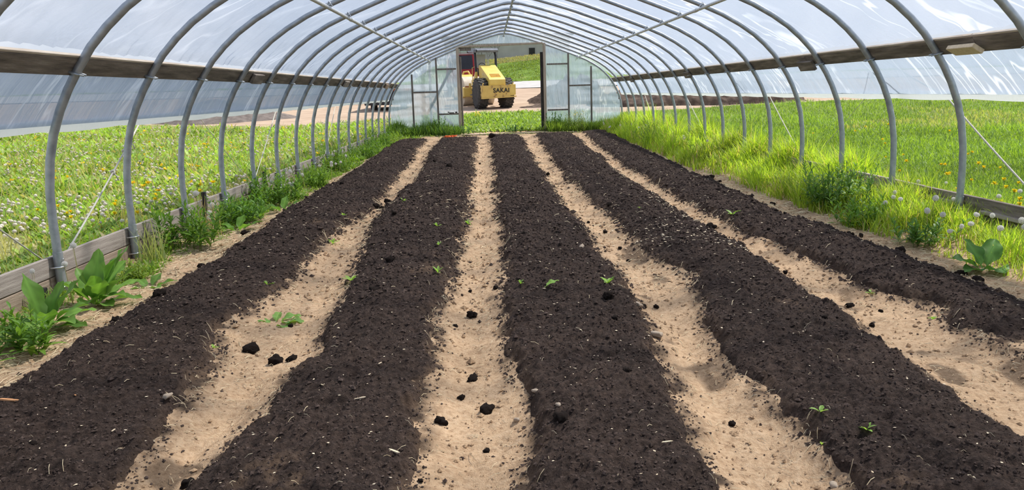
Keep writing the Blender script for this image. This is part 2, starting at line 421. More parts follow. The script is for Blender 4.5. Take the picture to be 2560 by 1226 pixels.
# ------------------------------------------------------------------ ground
def ip(y, ys, vs): return np.interp(y, ys, vs)
BED = [  # left edge table, right edge table, far end
    (([1, 2.4, 3.5, 5, 6.5, 9, 14, 23], [-2.38, -2.38, -2.38, -2.41, -2.37, -2.52, -2.5, -2.62]),
     ([1, 2.66, 3.43, 4.34, 5.79, 7.0, 8.36, 9.2, 12, 22], [-1.33, -1.33, -1.44, -1.63, -1.50, -1.62, -1.58, -1.42, -1.54, -1.82]), 22.0),
    (([1, 2.64, 3.39, 4.27, 5.73, 8.3, 12, 22], [-1.11, -1.11, -1.04, -1.03, -1.12, -1.30, -1.22, -1.45]),
     ([1, 2.57, 3.32, 4.19, 5.6, 8, 11.75, 21], [-.25, -.27, -.31, -.35, -.32, -.27, -.31, -.4]), 22.2),
    (([1, 2.54, 3.3, 4.14, 5.55, 8.0, 11.65, 21], [.08, .08, .07, .05, .07, .03, .06, 0.0]),
     ([1, 2.48, 3.2, 4.0, 5.4, 7.86, 11.4, 15.6, 22], [.76, .77, .80, .88, .91, .86, .84, .85, .92]), 22.7),
    (([1, 2.45, 3.16, 3.6, 4.1, 4.7, 5.36, 6.3, 7.8, 11.3, 15.5, 22], [1.15, 1.16, 1.20, 1.10, 1.16, 1.30, 1.36, 1.24, 1.24, 1.19, 1.22, 1.32]),
     ([1, 2.4, 3.08, 4.6, 7.6, 11, 19.8, 23], [1.92, 1.94, 1.99, 2.06, 2.05, 2.04, 2.33, 2.45]), 22.8),
    (([1, 2.8, 3.5, 4.05, 4.5, 4.9, 5.3, 6, 7.1, 9.3, 13.4, 19.6, 23], [2.6, 2.62, 2.62, 2.56, 2.66, 2.44, 2.50, 2.40, 2.34, 2.31, 2.33, 2.58, 2.75]),
     ([1, 4.37, 5.7, 6.75, 7.9, 10.3, 15, 23.5], [3.18, 3.18, 3.14, 3.13, 3.03, 3.1, 3.26, 3.45]), 23.3),
]
def bed_d(i, x, y):
    """signed distance inside bed i (positive inside)"""
    L, Rr, yf = BED[i]
    wob = .11 * fbm(x * 2.1 + i * 7, y * 1.3, 30 + i, 3) + .05 * fbm(x * 9 + i * 3, y * 7, 50 + i, 3)
    dl = x - ip(y, *L); dr = ip(y, *Rr) - x
    return np.minimum(np.minimum(dl, dr), (yf - y) * .6) + wob
def smooth(t): 
    t = np.clip(t, 0, 1); return t * t * (3 - 2 * t)
def ground_z(x, y):
    x = np.asarray(x, float); y = np.asarray(y, float)
    base = np.interp(y, [0, 5, 12, 22, 25.3], [-.035, -.035, -.03, .03, .10])
    m = np.full(np.broadcast(x, y).shape, -9.)
    for i in range(5): m = np.maximum(m, bed_d(i, x, y))
    z = base + .085 * smooth((m + .20) / .36)
    z = z + .030 * fbm(x * 2.2, y * 2.2, 3, 3) + .024 * fbm(x * 9, y * 9, 8, 4) + .007 * fbm(x * 46, y * 40, 14, 2)
    edge = smooth((x - 3.45) / .6) * .07 + smooth((-2.6 - x) / .5) * .02
    return z + edge
def bed_z(i, x, y):
    d = bed_d(i, x, y)
    fine = .034 * fbm(x * 4.3, y * 4.3, 70 + i, 3) + .030 * fbm(x * 15, y * 15, 90 + i, 2, .6) + .020 * fbm(x * 42, y * 42, 110 + i, 2, .7)
    top = np.interp(y, [0, 5, 12, 22, 25.3], [-.035, -.035, -.03, .03, .10]) + .085 + .05 * smooth(d / .3)
    th = smooth((d + .02) / .10)
    g = ground_z(x, y)
    return np.where(d > -.10, g - .03 * (1 - th) + th * (np.maximum(top - g, 0) * .6 + .022 + fine * .9), g - .05), d
def surf_z(x, y):
    x = np.array([x], float); y = np.array([y], float)
    z = ground_z(x, y)
    for i in range(5):
        zz, d = bed_z(i, x, y)
        z = np.maximum(z, zz)
    return float(z[0])

def grid(name, xs, ys, zf, mat, keep=None, smooth_=True, colf=None):
    X, Y = np.meshgrid(xs, ys)
    Z = zf(X, Y)
    V = np.stack([X, Y, Z], -1).reshape(-1, 3)
    cc = None if colf is None else np.repeat(colf(X, Y).reshape(-1, 1), 3, 1)
    nx, ny = len(xs), len(ys)
    I = np.arange(nx * ny).reshape(ny, nx)
    F = np.stack([I[:-1, :-1], I[:-1, 1:], I[1:, 1:], I[1:, :-1]], -1).reshape(-1, 4)
    if keep is not None:
        k = keep(X, Y).ravel()
        F = F[k[F].any(1)]
        used = np.zeros(len(V), bool); used[F] = True
        mp = np.cumsum(used) - 1
        V = V[used]; F = mp[F]; cc = None if cc is None else cc[used]
    return np_mesh(name, V, F, mat, smooth=smooth_, col=cc)

def floor_dark(X, Y):
    d = np.full(X.shape, -9.)
    for i in range(5): d = np.maximum(d, bed_d(i, X, Y))
    e = smooth((d + .11) / .13) ** 1.8 * np.clip(.6 + 1.6 * fbm(X * 14, Y * 11, 71, 4), 0, 1.2)
    p = smooth((fbm(X * 3.2, Y * 2.6, 73, 4) - .34) / .14) * .7
    p = p * (X > -2.5) * (X < 3.2)
    return np.clip(np.maximum(e, p), 0, .95)
def bed_tan(i):
    def f(X, Y):
        d = bed_d(i, X, Y)
        e = smooth((.10 - d) / .14) * np.clip(.45 + 1.6 * fbm(X * 13, Y * 10, 75 + i, 4), 0, 1)
        p = smooth((fbm(X * 2.2, Y * 2.0, 85 + i, 4) - (.36 if i in (1, 3) else .5)) / .25) * .55 * np.clip(.5 + 1.5 * fbm(X * 20, Y * 20, 95, 2), 0, 1)
        return np.clip(np.maximum(e, p), 0, .9)
    return f
ys_g = np.concatenate([np.linspace(-6, 1.7, 20), np.exp(np.linspace(math.log(1.75), math.log(25.45), 620))])
o = grid('floor', np.linspace(-3.3, 4.36, 420), ys_g, ground_z, M['tan'], colf=floor_dark)
tag(o, 'bare tan soil of the paths inside the greenhouse', 'floor', kind='structure')

ys_b = np.exp(np.linspace(math.log(1.7), math.log(23.6), 780))
BEDLAB = ['dark compost bed along the weathered baseboards, outermost of five, closest to the dock weeds',
          'dark compost bed between the outer bed by the dock weeds and the middle bed',
          'dark compost bed in the middle of the five, running towards the open doorway',
          'dark compost bed between the middle bed and the outer bed by the tall grass',
          'narrow dark compost bed beside the tall grass, outermost of five']
for i in range(5):
    L, Rr, yf = BED[i]
    x0 = min(L[1]) - .16; x1 = max(Rr[1]) + .16
    o = grid('garden_bed', np.linspace(x0, x1, int((x1 - x0) / .0095)), ys_b, lambda X, Y: bed_z(i, X, Y)[0], M['compost'],
             keep=lambda X, Y: bed_d(i, X, Y) > -.06, colf=bed_tan(i))
    tag(o, BEDLAB[i], 'garden bed', 'raised compost beds')

def zo(x, y):
    x = np.asarray(x, float); y = np.asarray(y, float)
    z = np.interp(y, [-20, 0, 18, 25.3, 32, 38, 50, 56, 60, 62.5, 75, 80, 130], [.10, .10, .11, .11, .42, .66, 1.36, 1.75, 2.05, 2.18, 4.35, 4.45, 4.6])
    hx = np.interp(x, [-40, -9, -5, 1, 5, 9, 14, 40], [-3.2, -3.0, -.3, 0, .35, .3, -2.6, -3.0]) * smooth((y - 62) / 12)
    return z + hx
def zlawn(x, y): return zo(x, y) + .03 * fbm(x * .9, y * .9, 5, 3)
o = grid('lawn_ground_beside_left', np.linspace(-34, -3.345, 120), np.linspace(-6, 34.5, 160), lambda X, Y: zlawn(X, Y) + .02, M['lawn_dry'],
         keep=lambda X, Y: Y < np.interp(X, [-34, -17, -8, -5, -3], [36, 34, 29.5, 31, 32]) + .6 * fbm(X * .7, Y * .7, 4, 2))
o.name = 'ground_left'
tag(o, 'thatch and earth under the dandelion meadow', 'ground', kind='structure')
o = grid('ground_right', np.linspace(4.39, 48, 130), np.linspace(-6, 46, 180), lambda X, Y: zlawn(X, Y) + .02, M['lawn'],
         keep=lambda X, Y: Y < np.interp(X, [4, 6.3, 12, 20, 48], [31, 31.5, 34, 35, 37]) + .5 * fbm(X * .7, Y * .7, 6, 2))
tag(o, 'earth under the mown lawn outside', 'ground', kind='structure')
o = grid('ground_back', np.linspace(-3.345, 4.39, 60), np.linspace(25.3, 33.4, 60), lambda X, Y: zlawn(X, Y) + .02, M['lawn_dry'])
tag(o, 'weedy ground just outside the open doorway', 'ground', kind='structure')
o = grid('ground_yard', np.linspace(-60, 70, 200), np.linspace(24, 56, 120), lambda X, Y: zo(X, Y) + .05 * fbm(X * .5, Y * .9, 9, 4) - .012, M['dirt'])
tag(o, 'bare tan dirt yard beyond the greenhouse', 'ground', kind='structure')
o = grid('road', np.linspace(-60, 70, 60), np.linspace(53.2, 61.5, 20), lambda X, Y: zo(X, Y) + .03, M['road'])
tag(o, 'pale asphalt road at the foot of the grassy hill', 'road', kind='structure')
o = grid('hill', np.linspace(-60, 70, 160), np.linspace(61, 110, 120), lambda X, Y: zo(X, Y) + .12 * fbm(X * .6, Y * .6, 12, 4) + .03, M['hill'])
tag(o, 'grassy bank rising to the grey building', 'hill', kind='structure')

# ------------------------------------------------------------------ hoops
def arc_points(off=0., n=None):
    pts = [(-u - off, z) for u, z in PROF] + [(u + off, z) for u, z in PROF[::-1]]
    return pts
ORD = ['first', 'second', 'third', 'fourth', 'fifth', 'sixth', 'seventh', 'eighth', 'ninth', 'tenth', 'eleventh', 'twelfth', 'thirteenth', 'fourteenth', 'fifteenth', 'sixteenth', 'seventeenth', 'eighteenth']
def make_hoop():
    root = empty('hoop_frame', (C0, YEND, 0))
    pts = [(x, 0, z) for x, z in arc_points() if z > .25]
    pts = [(-3.775, 0, .28)] + pts[0:] + [(3.775, 0, .28)]
    MB().tube(pts, .0305, 12).build('bow', M['steel'], root, True)
    for s in (-1, 1):
        MB().tube([(s * 3.775, 0, -.2), (s * 3.775, 0, .30)], .0345, 12).build('ground_post', M['steel'], root, 'auto')
        b = MB().tube([(s * 3.735, -.012, .245), (s * 3.727, -.012, .245)], .008, 6)
        b.build('bolt', M['steel_bright'], root)
        for zz in (.19, .04):
            st = MB()
            st.tube([(s * 3.81, -.06, zz), (s * 3.75, -.042, zz), (s * 3.728, 0, zz), (s * 3.75, .042, zz), (s * 3.81, .06, zz)], .0065, 6)
            st.build('pipe_strap', M['steel_bright'], root, True)
        # clamp over the hip board
        u = prof_at_z(1.60)
        hc = MB().tube([(s * (u + .05), -.05, 1.61), (s * (u - .0), -.04, 1.585), (s * (u - .045), 0, 1.57), (s * (u - .0), .04, 1.585), (s * (u + .05), .05, 1.61)], .006, 6)
        hc.tube([(s * (u + .03), -.055, 1.6), (s * (u - .035), -.055, 1.575)], .008, 6)
        hc.tube([(s * (u + .03), .055, 1.6), (s * (u - .035), .055, 1.575)], .008, 6)
        hc.build('hip_clamp', M['steel'], root, True)
        pc = MB()
        pc.tube([(s * 2.30, -.03, 2.40), (s * 2.34, -.03, 2.46), (s * 2.38, -.03, 2.40)], .008, 6)
        pc.box((s * 2.34, -.045, 2.385), (.05, .03, .03))
        pc.build('purlin_clamp', M['steel_bright'], root)
    MB().tube([(-.16, 0, 3.172), (-.06, 0, 3.186), (.06, 0, 3.186), (.16, 0, 3.172)], .036, 12).build('crown_sleeve', M['steel'], root, 'auto')
    MB().tube([(0, -.035, 3.09), (0, -.035, 3.2)], .009, 6).box((0, -.03, 3.10), (.07, .03, .03)).build('crown_bolt', M['steel'], root)
    return root
hoop = make_hoop()
for k in range(18):
    h = hoop if k == 0 else copy_tree(hoop)
    h.location = (C0, YEND - k * SP, 0)
    lab = 'galvanized steel hoop standing in the film end wall, framing the doorway wall' if k == 0 else 'galvanized steel hoop, %s one out from the hoop in the end wall' % ORD[k - 1]
    tag(h, lab, 'hoop', 'tunnel hoops')

def pipe(name, a, b, r, mat, label, cat, group=None, joints=True):
    root = empty(name, a)
    d = Vector(b) - Vector(a)
    MB().tube([(0, 0, 0), tuple(d * .5), tuple(d)], r, 10).build('pipe', mat, root, 'auto')
    if joints:
        L = d.length; t = 2.0
        while t < L:
            p = d * (t / L); q = d * ((t + .12) / L)
            MB().tube([tuple(p), tuple(q)], r * 1.25, 10).build('coupling', mat, root, 'auto'); t += 6.4
    return tag(root, label, cat, group)
pipe('purlin', (C0 - 2.36, -4, 2.392), (C0 - 2.36, YEND + .06, 2.392), .0225, M['purlin'], 'pale steel purlin pipe under the hoops on the meadow side', 'purlin', 'purlin pipes')
pipe('purlin', (C0 + 2.34, -4, 2.385), (C0 + 2.34, YEND + .06, 2.385), .0225, M['purlin'], 'pale steel purlin pipe under the hoops on the mown lawn side', 'purlin', 'purlin pipes')
pipe('ridge_pipe', (C0, -4, 3.125), (C0, YEND + .03, 3.125), .021, M['steel'], 'grey steel ridge pipe along the peak of the hoops', 'purlin', 'purlin pipes', False)

# ------------------------------------------------------------------ films
# roof film: over the hoops from hip board to hip board
s_hip = float(np.interp(1.705, _pz, _s)); s_top = _s[-1]
tt = np.concatenate([np.linspace(s_hip, s_top, 84), ])
u1, z1 = prof_s(tt)
uu = np.concatenate([-u1, [0], u1[::-1]]); zz = np.concatenate([z1, [3.19], z1[::-1]])
# outward normals
du = np.gradient(uu); dz = np.gradient(zz); ln = np.hypot(du, dz); nu = -dz / ln; nz = du / ln
arc = np.concatenate([[0], np.cumsum(np.hypot(np.diff(uu), np.diff(zz)))])
yy = np.arange(-6, YEND + .03, .075); yy[-1] = YEND
A, Y = np.meshgrid(arc, yy)
ph = (Y - YEND) / SP; ph = ph - np.floor(ph)
bay = np.sin(PI * ph)
fromhip = np.minimum(A, arc[-1] - A)
w_ = .010 * bay * np.sin(ph * 2 * PI * 2 + 3 * fbm(A * .8, Y * .3, 21, 2)) + .05 * bay * fbm(A * .9, Y * .8, 22, 3)
# diagonal tension folds rising from the hip boards and at each hoop
fold = np.sin((ph * 5.5 + fromhip * 1.6 + 2.5 * vnoise(Y * .8, A * .2, 23)) * 2 * PI) * np.exp(-fromhip / .55) * .017 * bay ** .5
seam = .02 * np.exp(-((fromhip - 1.75 - .10 * np.sin(ph * PI * 2) - .2 * fbm(Y * .4, Y * 0 + 3, 25, 2)) / .02) ** 2)
D = .033 + w_ * .6 + fold - .018 * bay + .012 * fbm(A * 4, Y * 3, 26, 3) * bay + seam * bay
D = D + .062 * np.exp(-(fromhip / .22) ** 2)
X_ = C0 + uu[None, :] + nu[None, :] * D; Z_ = zz[None, :] + nz[None, :] * D
V = np.stack([X_, Y, Z_], -1).reshape(-1, 3)
ny, nx = A.shape; I = np.arange(nx * ny).reshape(ny, nx)
F = np.stack([I[:-1, :-1], I[:-1, 1:], I[1:, 1:], I[1:, :-1]], -1).reshape(-1, 4)
o = np_mesh('ceiling', V, F, M['film_roof']); tag(o, 'translucent wrinkled poly film stretched over the hoops', 'roof film', kind='structure')

# roll-up side curtains
ZR = 1.225
def side_curtain(s, label):
    root = empty('side_curtain', (C0 + s * 3.74, YEND, ZR))
    # sheet: from hip board down to the rolled pipe, hanging outside the hoops
    nv = 26; t = np.linspace(0, 1, nv)
    zc = 1.715 + (ZR - 1.715) * t
    uc = np.array([prof_at_z(z) for z in zc]) + .092 - .015 * t
    y_ = np.arange(-6, YEND, .045)
    T, Yc = np.meshgrid(t, y_)
    p = (Yc - YEND) / SP; p = p - np.floor(p)
    lean = .35 * vnoise(Yc * .5, Yc * 0, 41 + s)
    wv = (.013 * fbm(Yc * 5 + T * 2.4 * np.sign(p - .5) + lean, T * .6, 42 + s, 4, .6) + .02 * np.abs(np.sin((p + T * .35 * s) * PI * 4)) * vnoise(Yc * 2 + T * 1.5, T, 43)) * np.minimum(1, np.abs(p - .0) * 12) * (.35 + np.sin(PI * T) * .65)
    Xc = s * (uc[None, :] + wv) - s * 3.74
    V = np.stack([Xc, Yc - YEND, np.broadcast_to(zc[None, :], Xc.shape) - ZR], -1).reshape(-1, 3)
    ny, nx = T.shape; I = np.arange(nx * ny).reshape(ny, nx)
    F = np.stack([I[:-1, :-1], I[:-1, 1:], I[1:, 1:], I[1:, :-1]], -1).reshape(-1, 4)
    np_mesh('sheet', V, F, M['film_side'], root)
    # roll
    ny = 560; na = 14
    yr = np.linspace(-6, YEND - .02, ny); an = np.linspace(0, 2 * PI, na, endpoint=False)
    Yr, Ar = np.meshgrid(yr, an, indexing='ij')
    p = (Yr - YEND) / SP; p = np.abs(p - np.round(p))
    r = .045 + .006 * vnoise(Yr * 1.5, Ar * 0, 44) + .007 * vnoise(Yr * 9, np.cos(Ar) * 2 + Yr * 3, 45) * np.exp(-p / .1) * 2 - .004 * np.exp(-p / .03)
    sag = -.012 * np.sin(PI * ((Yr - YEND) / SP % 1))
    X = s * (.035) + r * np.cos(Ar); Z = r * np.sin(Ar) + sag
    V = np.stack([X, Yr - YEND, Z], -1).reshape(-1, 3)
    I = np.arange(ny * na).reshape(ny, na); I2 = np.roll(I, -1, 1)
    F = np.stack([I[:-1], I2[:-1], I2[1:], I[1:]], -1).reshape(-1, 4)
    np_mesh('rolled_edge', V, F, M['film_roll'], root)
    return tag(root, label, 'side curtain', 'roll-up side curtains')
side_curtain(-1, 'rolled-up translucent film side curtain hanging above the dandelion meadow')
side_curtain(1, 'rolled-up translucent film side curtain hanging above the mown lawn')

# hip boards
def hip_board(s, y0, y1, label, thick=.038):
    zc = 1.645; u0 = prof_at_z(1.575); u1_ = prof_at_z(1.715)
    ang = math.atan2(u0 - u1_, .14)
    root = empty('hip_board', (C0 + s * ((u0 + u1_) / 2 + .052), (y0 + y1) / 2, zc))
    rot = Matrix.Rotation(-s * ang, 3, 'Y')
    L = y1 - y0 - .012
    b = MB(); b.box((0, 0, 0), (thick, L, .145), rot, .004); b.build('plank', M['wood_hip'], root)
    l = MB(); l.box(tuple(rot @ Vector((-s * .003, 0, .082))), (.030, L, .019), rot, .003); l.build('lath', M['wood_lath'], root)
    return tag(root, label, 'hip board', 'hip boards')
for s, cuts, side in ((-1, [-4, 3.9, 9.75, 16.1, 21.4, 25.15], 'meadow side'), (1, [-4, 6.35, 9.75, 15.7, 21.8, 25.15], 'mown lawn side')):
    for i in range(5):
        q = ['at the camera end', 'second from the camera end', 'middle one of five', 'second from the doorway wall', 'next to the doorway wall'][i]
        hip_board(s, cuts[i], cuts[i + 1], 'dark weathered hip board on the %s, %s' % (side, q))
def splice(s, y, L, label, mat, dz=0., out=.055, w=.125, tilt=0.):
    u = prof_at_z(1.62 + dz) - out + .04
    rot = Matrix.Rotation(-s * .53 + tilt, 3, 'Y')
    o = MB().box((0, 0, 0), (.038, L, w), rot, .004).build('splice_block', mat)
    o.location = (C0 + s * u, y, 1.62 + dz)
    return tag(o, label, 'wood block', 'hip board splice blocks')
splice(-1, 9.95, .40, 'weathered splice block on the meadow side hip board, closest to the camera', M['wood_hip'], .0)
splice(-1, 16.1, .42, 'weathered wood splice block on the meadow side hip board, middle of three', M['wood_grey'], .0)
splice(-1, 22.4, .5, 'tan wood splice block on the meadow side hip board next to the end wall', M['wood_tan'], .0)
splice(1, 9.75, .44, 'dark wood splice block hanging under the mown lawn side hip board, middle of it', M['wood_hip'], -.045)
splice(1, 15.6, .44, 'small dark splice block on the lawn side hip board, second from the end wall', M['wood_hip'], -.03)
splice(1, 21.7, .44, 'dark splice block on the lawn side hip board next to the end wall', M['wood_hip'], -.03)
splice(1, 6.42, .36, 'fresh pale wood block on the mown lawn side hip board', M['wood_pale'], -.02, .085, .11, -.5)

# baseboards
def baseboard(s, y0, y1, z0, z1, mat, label):
    x = C0 + s * 3.835
    o = MB().box((0, 0, 0), (.036, y1 - y0 - .008, z1 - z0), None, .004).build('baseboard_plank', mat)
    o.location = (x, (y0 + y1) / 2, (z0 + z1) / 2); o.rotation_euler = (random.uniform(-.0015, .0015), random.uniform(-.03, .03), 0)
    return tag(o, label, 'baseboard plank', 'baseboard planks')
cl = [-3, 5.62, 8.15, 9.35, 11.3, 14.2, 17.8, 21.5, 25.1]; cu = [-3, 5.72, 8.12, 9.42, 12.2, 16.8, 21, 25.1]
WH = ['running under the camera to the first visible hoop', 'behind the dock leaves', 'behind the wheat-like grass tuft', 'behind the leafy weeds in the middle', 'past the leafy weeds', 'deep in the weeds', 'near the far end', 'meeting the end wall']
for i in range(len(cu) - 1):
    baseboard(-1, cu[i], cu[i + 1], .122, .268 - .0005 * i, M['wood_grey'], 'grey weathered upper baseboard plank on the meadow side, ' + WH[i])
for i in range(len(cl) - 1):
    baseboard(-1, cl[i], cl[i + 1], -.09, .116, M['wood_tan'], 'tan lower baseboard plank on the meadow side, ' + WH[i])
cr_ = [-3, 5.1, 7.6, 11.9, 15.8, 20, 25.1]
WR = ['running under the camera', 'behind the dandelion clocks', 'behind the bushy weed', 'showing in a gap of the tall grass', 'hidden in the tallest grass', 'meeting the end wall']
for i in range(6):
    baseboard(1, cr_[i], cr_[i + 1], .165, .315, M['wood_hip'] if i % 2 else M['wood_grey'], 'dark upper baseboard plank on the mown lawn side, ' + WR[i])
    baseboard(1, cr_[i] + .3, cr_[i + 1] + .25, -.04, .16, M['wood_hip'], 'dark lower baseboard plank on the mown lawn side, ' + WR[i])
# cap strips / second boards on the lawn side
for i, (y0, y1) in enumerate(((5.2, 6.6), (6.9, 8.3), (14.4, 15.9))):
    o = MB().box((0, 0, 0), (.05, y1 - y0, .03), None, .003).build('cap_strip', M['wood_grey'])
    o.location = (C0 + 3.80, (y0 + y1) / 2, .20 if i == 0 else .225); tag(o, 'pale edged cap strip on the lawn side baseboard, ' + ['by the hoop nearest the thick rope', 'behind the dandelion clocks', 'in the far grass gap'][i], 'cap strip', 'baseboard cap strips')
# stakes behind boards
for i, (y, z) in enumerate(((8.62, .30), (11.0, .29), (5.35, .02))):
    o = MB().box((0, 0, 0), (.04, .05, .42), None, .003).build('stake', M['wood_dark'])
    o.location = (C0 - 3.795, y + .12, z - .15); tag(o, 'short black stake against the meadow side baseboard, ' + ['beside the tall dandelion clock', 'behind the cluster of dandelion clocks', 'beside the dock leaves'][i], 'stake', 'baseboard stakes')

# ------------------------------------------------------------------ end wall
YE = YEND
def stud(name, x0, z0, x1, z1, wd, mat, y=YE - .05, dp=.04):
    d = Vector((x1 - x0, 0, z1 - z0)); L = d.length
    rot = Matrix.Rotation(math.atan2(d.x, d.z), 3, 'Y')
    o = MB().box((0, 0, 0), (wd, dp, L), rot, .004).build(name, mat)
    o.location = ((x0 + x1) / 2, y, (z0 + z1) / 2)
    return o
def prof_z_at(u): return float(np.interp(abs(u), _pu[::-1], _pz[::-1]))
tag(stud('wall_stud', -2.45, -.02, -2.44, 2.0, .055, M['wood_stud']), 'grey end wall stud nearest the meadow side hoops', 'stud', 'end wall studs')
tag(stud('wall_stud', -1.65, 0, -1.65, 2.5, .055, M['wood_stud']), 'grey end wall stud between the meadow side corner stud and the doorway', 'stud', 'end wall studs')
tag(stud('wall_stud', 2.57, 0, 2.57, 2.52, .055, M['wood_stud']), 'grey end wall stud next to the doorway on the mown lawn side', 'stud', 'end wall studs')
tag(stud('wall_stud', 3.305, -.02, 3.30, 2.1, .055, M['wood_stud']), 'grey end wall stud nearest the mown lawn side hoops', 'stud', 'end wall studs')
for (x0, x1, z, lab) in ((-2.42, -1.68, 1.43, 'grey crosspiece in the outer bay on the meadow side'), (-1.62, -1.02, 2.135, 'upper grey crosspiece beside the doorway on the meadow side'),
                    (-1.62, -.98, .72, 'lower grey crosspiece beside the doorway with scraps of metal on top'), (1.88, 2.54, 2.195, 'upper grey crosspiece beside the doorway on the mown lawn side'),
                    (1.88, 2.54, .75, 'lower grey crosspiece beside the doorway on the mown lawn side'), (2.6, 3.28, 1.505, 'grey crosspiece in the outer bay on the mown lawn side')):
    o = MB().box((0, 0, 0), (x1 - x0, .035, .05), None, .004).build('crosspiece', M['wood_stud'])
    o.location = ((x0 + x1) / 2, YE - .05, z); tag(o, lab, 'crosspiece', 'end wall crosspieces')
o = MB().box((0, 0, 0), (.16, .03, .025)).box((.15, 0, .012), (.07, .03, .04)).box((-.1, 0, .02), (.05, .02, .03)).build('metal_scrap', M['wood_dark'])
o.location = (-1.22, YE - .05, .757); tag(o, 'dark metal scraps lying on the lower crosspiece beside the doorway', 'scrap')
# door frame
dr = empty('door_1', ((-.95 + 1.82) / 2, YE, .05)); dr['kind'] = 'structure'
def dpart(name, c, s, mat, rot=None):
    o = MB().box((c[0] - dr.location.x, c[1] - YE, c[2] - dr.location.z), s, rot, .005).build(name, mat, dr); return o
dpart('jamb', (-.955, YE - .05, 1.405), (.085, .14, 2.81), M['wood_door'])
dpart('jamb', (1.805, YE - .05, 1.43), (.085, .14, 2.86), M['wood_door'])
dpart('inner_stop', (-.875, YE - .02, 1.28), (.06, .10, 2.44), M['wood_stud'])
dpart('inner_stop', (1.715, YE - .02, 1.28), (.085, .10, 2.60), M['wood_dark'])
dpart('header', (.43, YE - .05, 2.835), (2.66, .14, .055), M['wood_door'], Matrix.Rotation(-.018, 3, 'Y'))
dpart('header_block', (-.70, YE - .02, 2.735), (.36, .10, .09), M['wood_stud'])
tag(dr, 'wooden frame of the open doorway in the film end wall', 'doorway')
# end film with the doorway cut out
xs = np.arange(C0 - 3.78, C0 + 3.781, .06); zs = np.arange(-.05, 3.2, .06)
X, Z = np.meshgrid(xs, zs)
lim = np.interp(np.abs(X - C0), _pu[::-1], _pz[::-1])
def film_y(X, Z):
    r = np.hypot(X - C0, Z - 1.0)
    return YE + .03 + .03 * fbm(X * 1.2, Z * 4.5 + .8 * np.abs(X - C0), 61, 4) + .012 * np.sin(Z * 26 + 3 * fbm(X, Z, 62, 2)) * smooth((np.abs(X - C0) - 2.0) / .8)
def endfilm(name, mask, label):
    Zc = np.minimum(Z, np.interp(np.abs(X - C0), _pu[::-1], _pz[::-1]))
    V = np.stack([X, film_y(X, Z), Zc], -1).reshape(-1, 3)
    ny, nx = X.shape; I = np.arange(nx * ny).reshape(ny, nx)
    F = np.stack([I[:-1, :-1], I[:-1, 1:], I[1:, 1:], I[1:, :-1]], -1).reshape(-1, 4)
    keep = (mask & (Z < lim + .06)).ravel()
    F = F[keep[F].all(1)]
    used = np.zeros(len(V), bool); used[F] = True; mp = np.cumsum(used) - 1
    o = np_mesh(name, V[used], mp[F], M['film_end'])
    return tag(o, label, 'end wall film', kind='structure')
ins = (X > -.93) & (X < 1.80) & (Z < 2.86)
endfilm('wall_back', ~ins, 'hazy poly film of the far end wall around the doorway')
# open sliding door leaf behind the film
leaf = empty('sliding_door', (-1.45, YE + .16, .1))
def lpart(name, x0, z0, x1, z1, wd, mat):
    d = Vector((x1 - x0, 0, z1 - z0)); rot = Matrix.Rotation(math.atan2(d.x, d.z), 3, 'Y')
    return MB().box(((x0 + x1) / 2 + 1.45, 0, (z0 + z1) / 2 - .1), (wd, .035, d.length), rot, .004).build(name, mat, leaf)
lpart('stile', -1.90, .12, -1.87, 2.42, .085, M['wood_pale'])
lpart('brace', -1.86, .98, -.98, 2.48, .085, M['wood_grey'])
lpart('brace', -1.86, 1.0, -.96, .12, .085, M['wood_lath'])
lpart('top_rail', -1.9, 2.44, -.9, 2.46, .07, M['wood_grey'])
tag(leaf, 'open sliding door leaf with pale stile and diagonal braces, seen hazily behind the end wall film', 'sliding door')

# ------------------------------------------------------------------ ropes
def rope(pts, label, r=.006, knots=(), group='side wall ropes'):
    a = Vector(pts[0]); root = empty('rope', pts[-1]); base = Vector(pts[-1])
    P = []
    for i in range(len(pts) - 1):
        p, q = Vector(pts[i]), Vector(pts[i + 1])
        for k in range(12): P.append(tuple(p.lerp(q, k / 12) - base + Vector((0, 0, -.015 * math.sin(PI * k / 12)))))
    P.append((0, 0, 0))
    MB().tube(P, r, 6).build('cord', M['rope'], root, True)
    for t in knots:
        p = Vector(P[int(t * (len(P) - 1))])
        kb = MB()
        ring = [(p.x + .014 * math.cos(a_), p.y + .01 * math.sin(a_ * 2), p.z + .018 * math.sin(a_)) for a_ in np.linspace(0, 2 * PI, 10, endpoint=False)]
        kb.tube(ring, r * 1.3, 6, closed=True)
        kb.tube([tuple(p), tuple(p + Vector((.03, 0, -.03))), tuple(p + Vector((.035, .01, -.07)))], r * .8, 5)
        kb.build('knot', M['rope'], root, True)
    return tag(root, label, 'rope', group)
XL = C0 - 3.95; XR = C0 + 3.98
rope([(XL + .25, 8.5, 1.62), (XL - .02, 7.75, 1.18), (XL, 6.1, .2)], 'knotted off white rope slanting down behind the two hoops by the dock leaves', .008, (.60, .66, .72))
rope([(XL + .25, 3.6, 1.6), (XL, 5.85, .18)], 'thin rope dropping to the baseboard behind the dock leaves at the picture edge', .006)
rope([(XL + .25, 8.6, 1.62), (XL - .02, 9.3, 1.2), (XL, 11.0, .2)], 'thin rope behind the film, running away from the knotted rope', .004)
rope([(XL + .25, 13.4, 1.62), (XL - .02, 12.7, 1.2), (XL, 11.1, .2)], 'thin rope above the meadow behind the middle hoops', .007)
rope([(XL + .25, 18.3, 1.62), (XL - .02, 17.6, 1.2), (XL, 16.0, .2)], 'thin rope above the meadow behind the far hoops', .007)
rope([(XR - .25, 8.45, 1.62), (XR, 7.6, 1.2), (XR + .1, 5.9, .12)], 'thick off white rope slanting across the lawn, closest to the camera', .009)
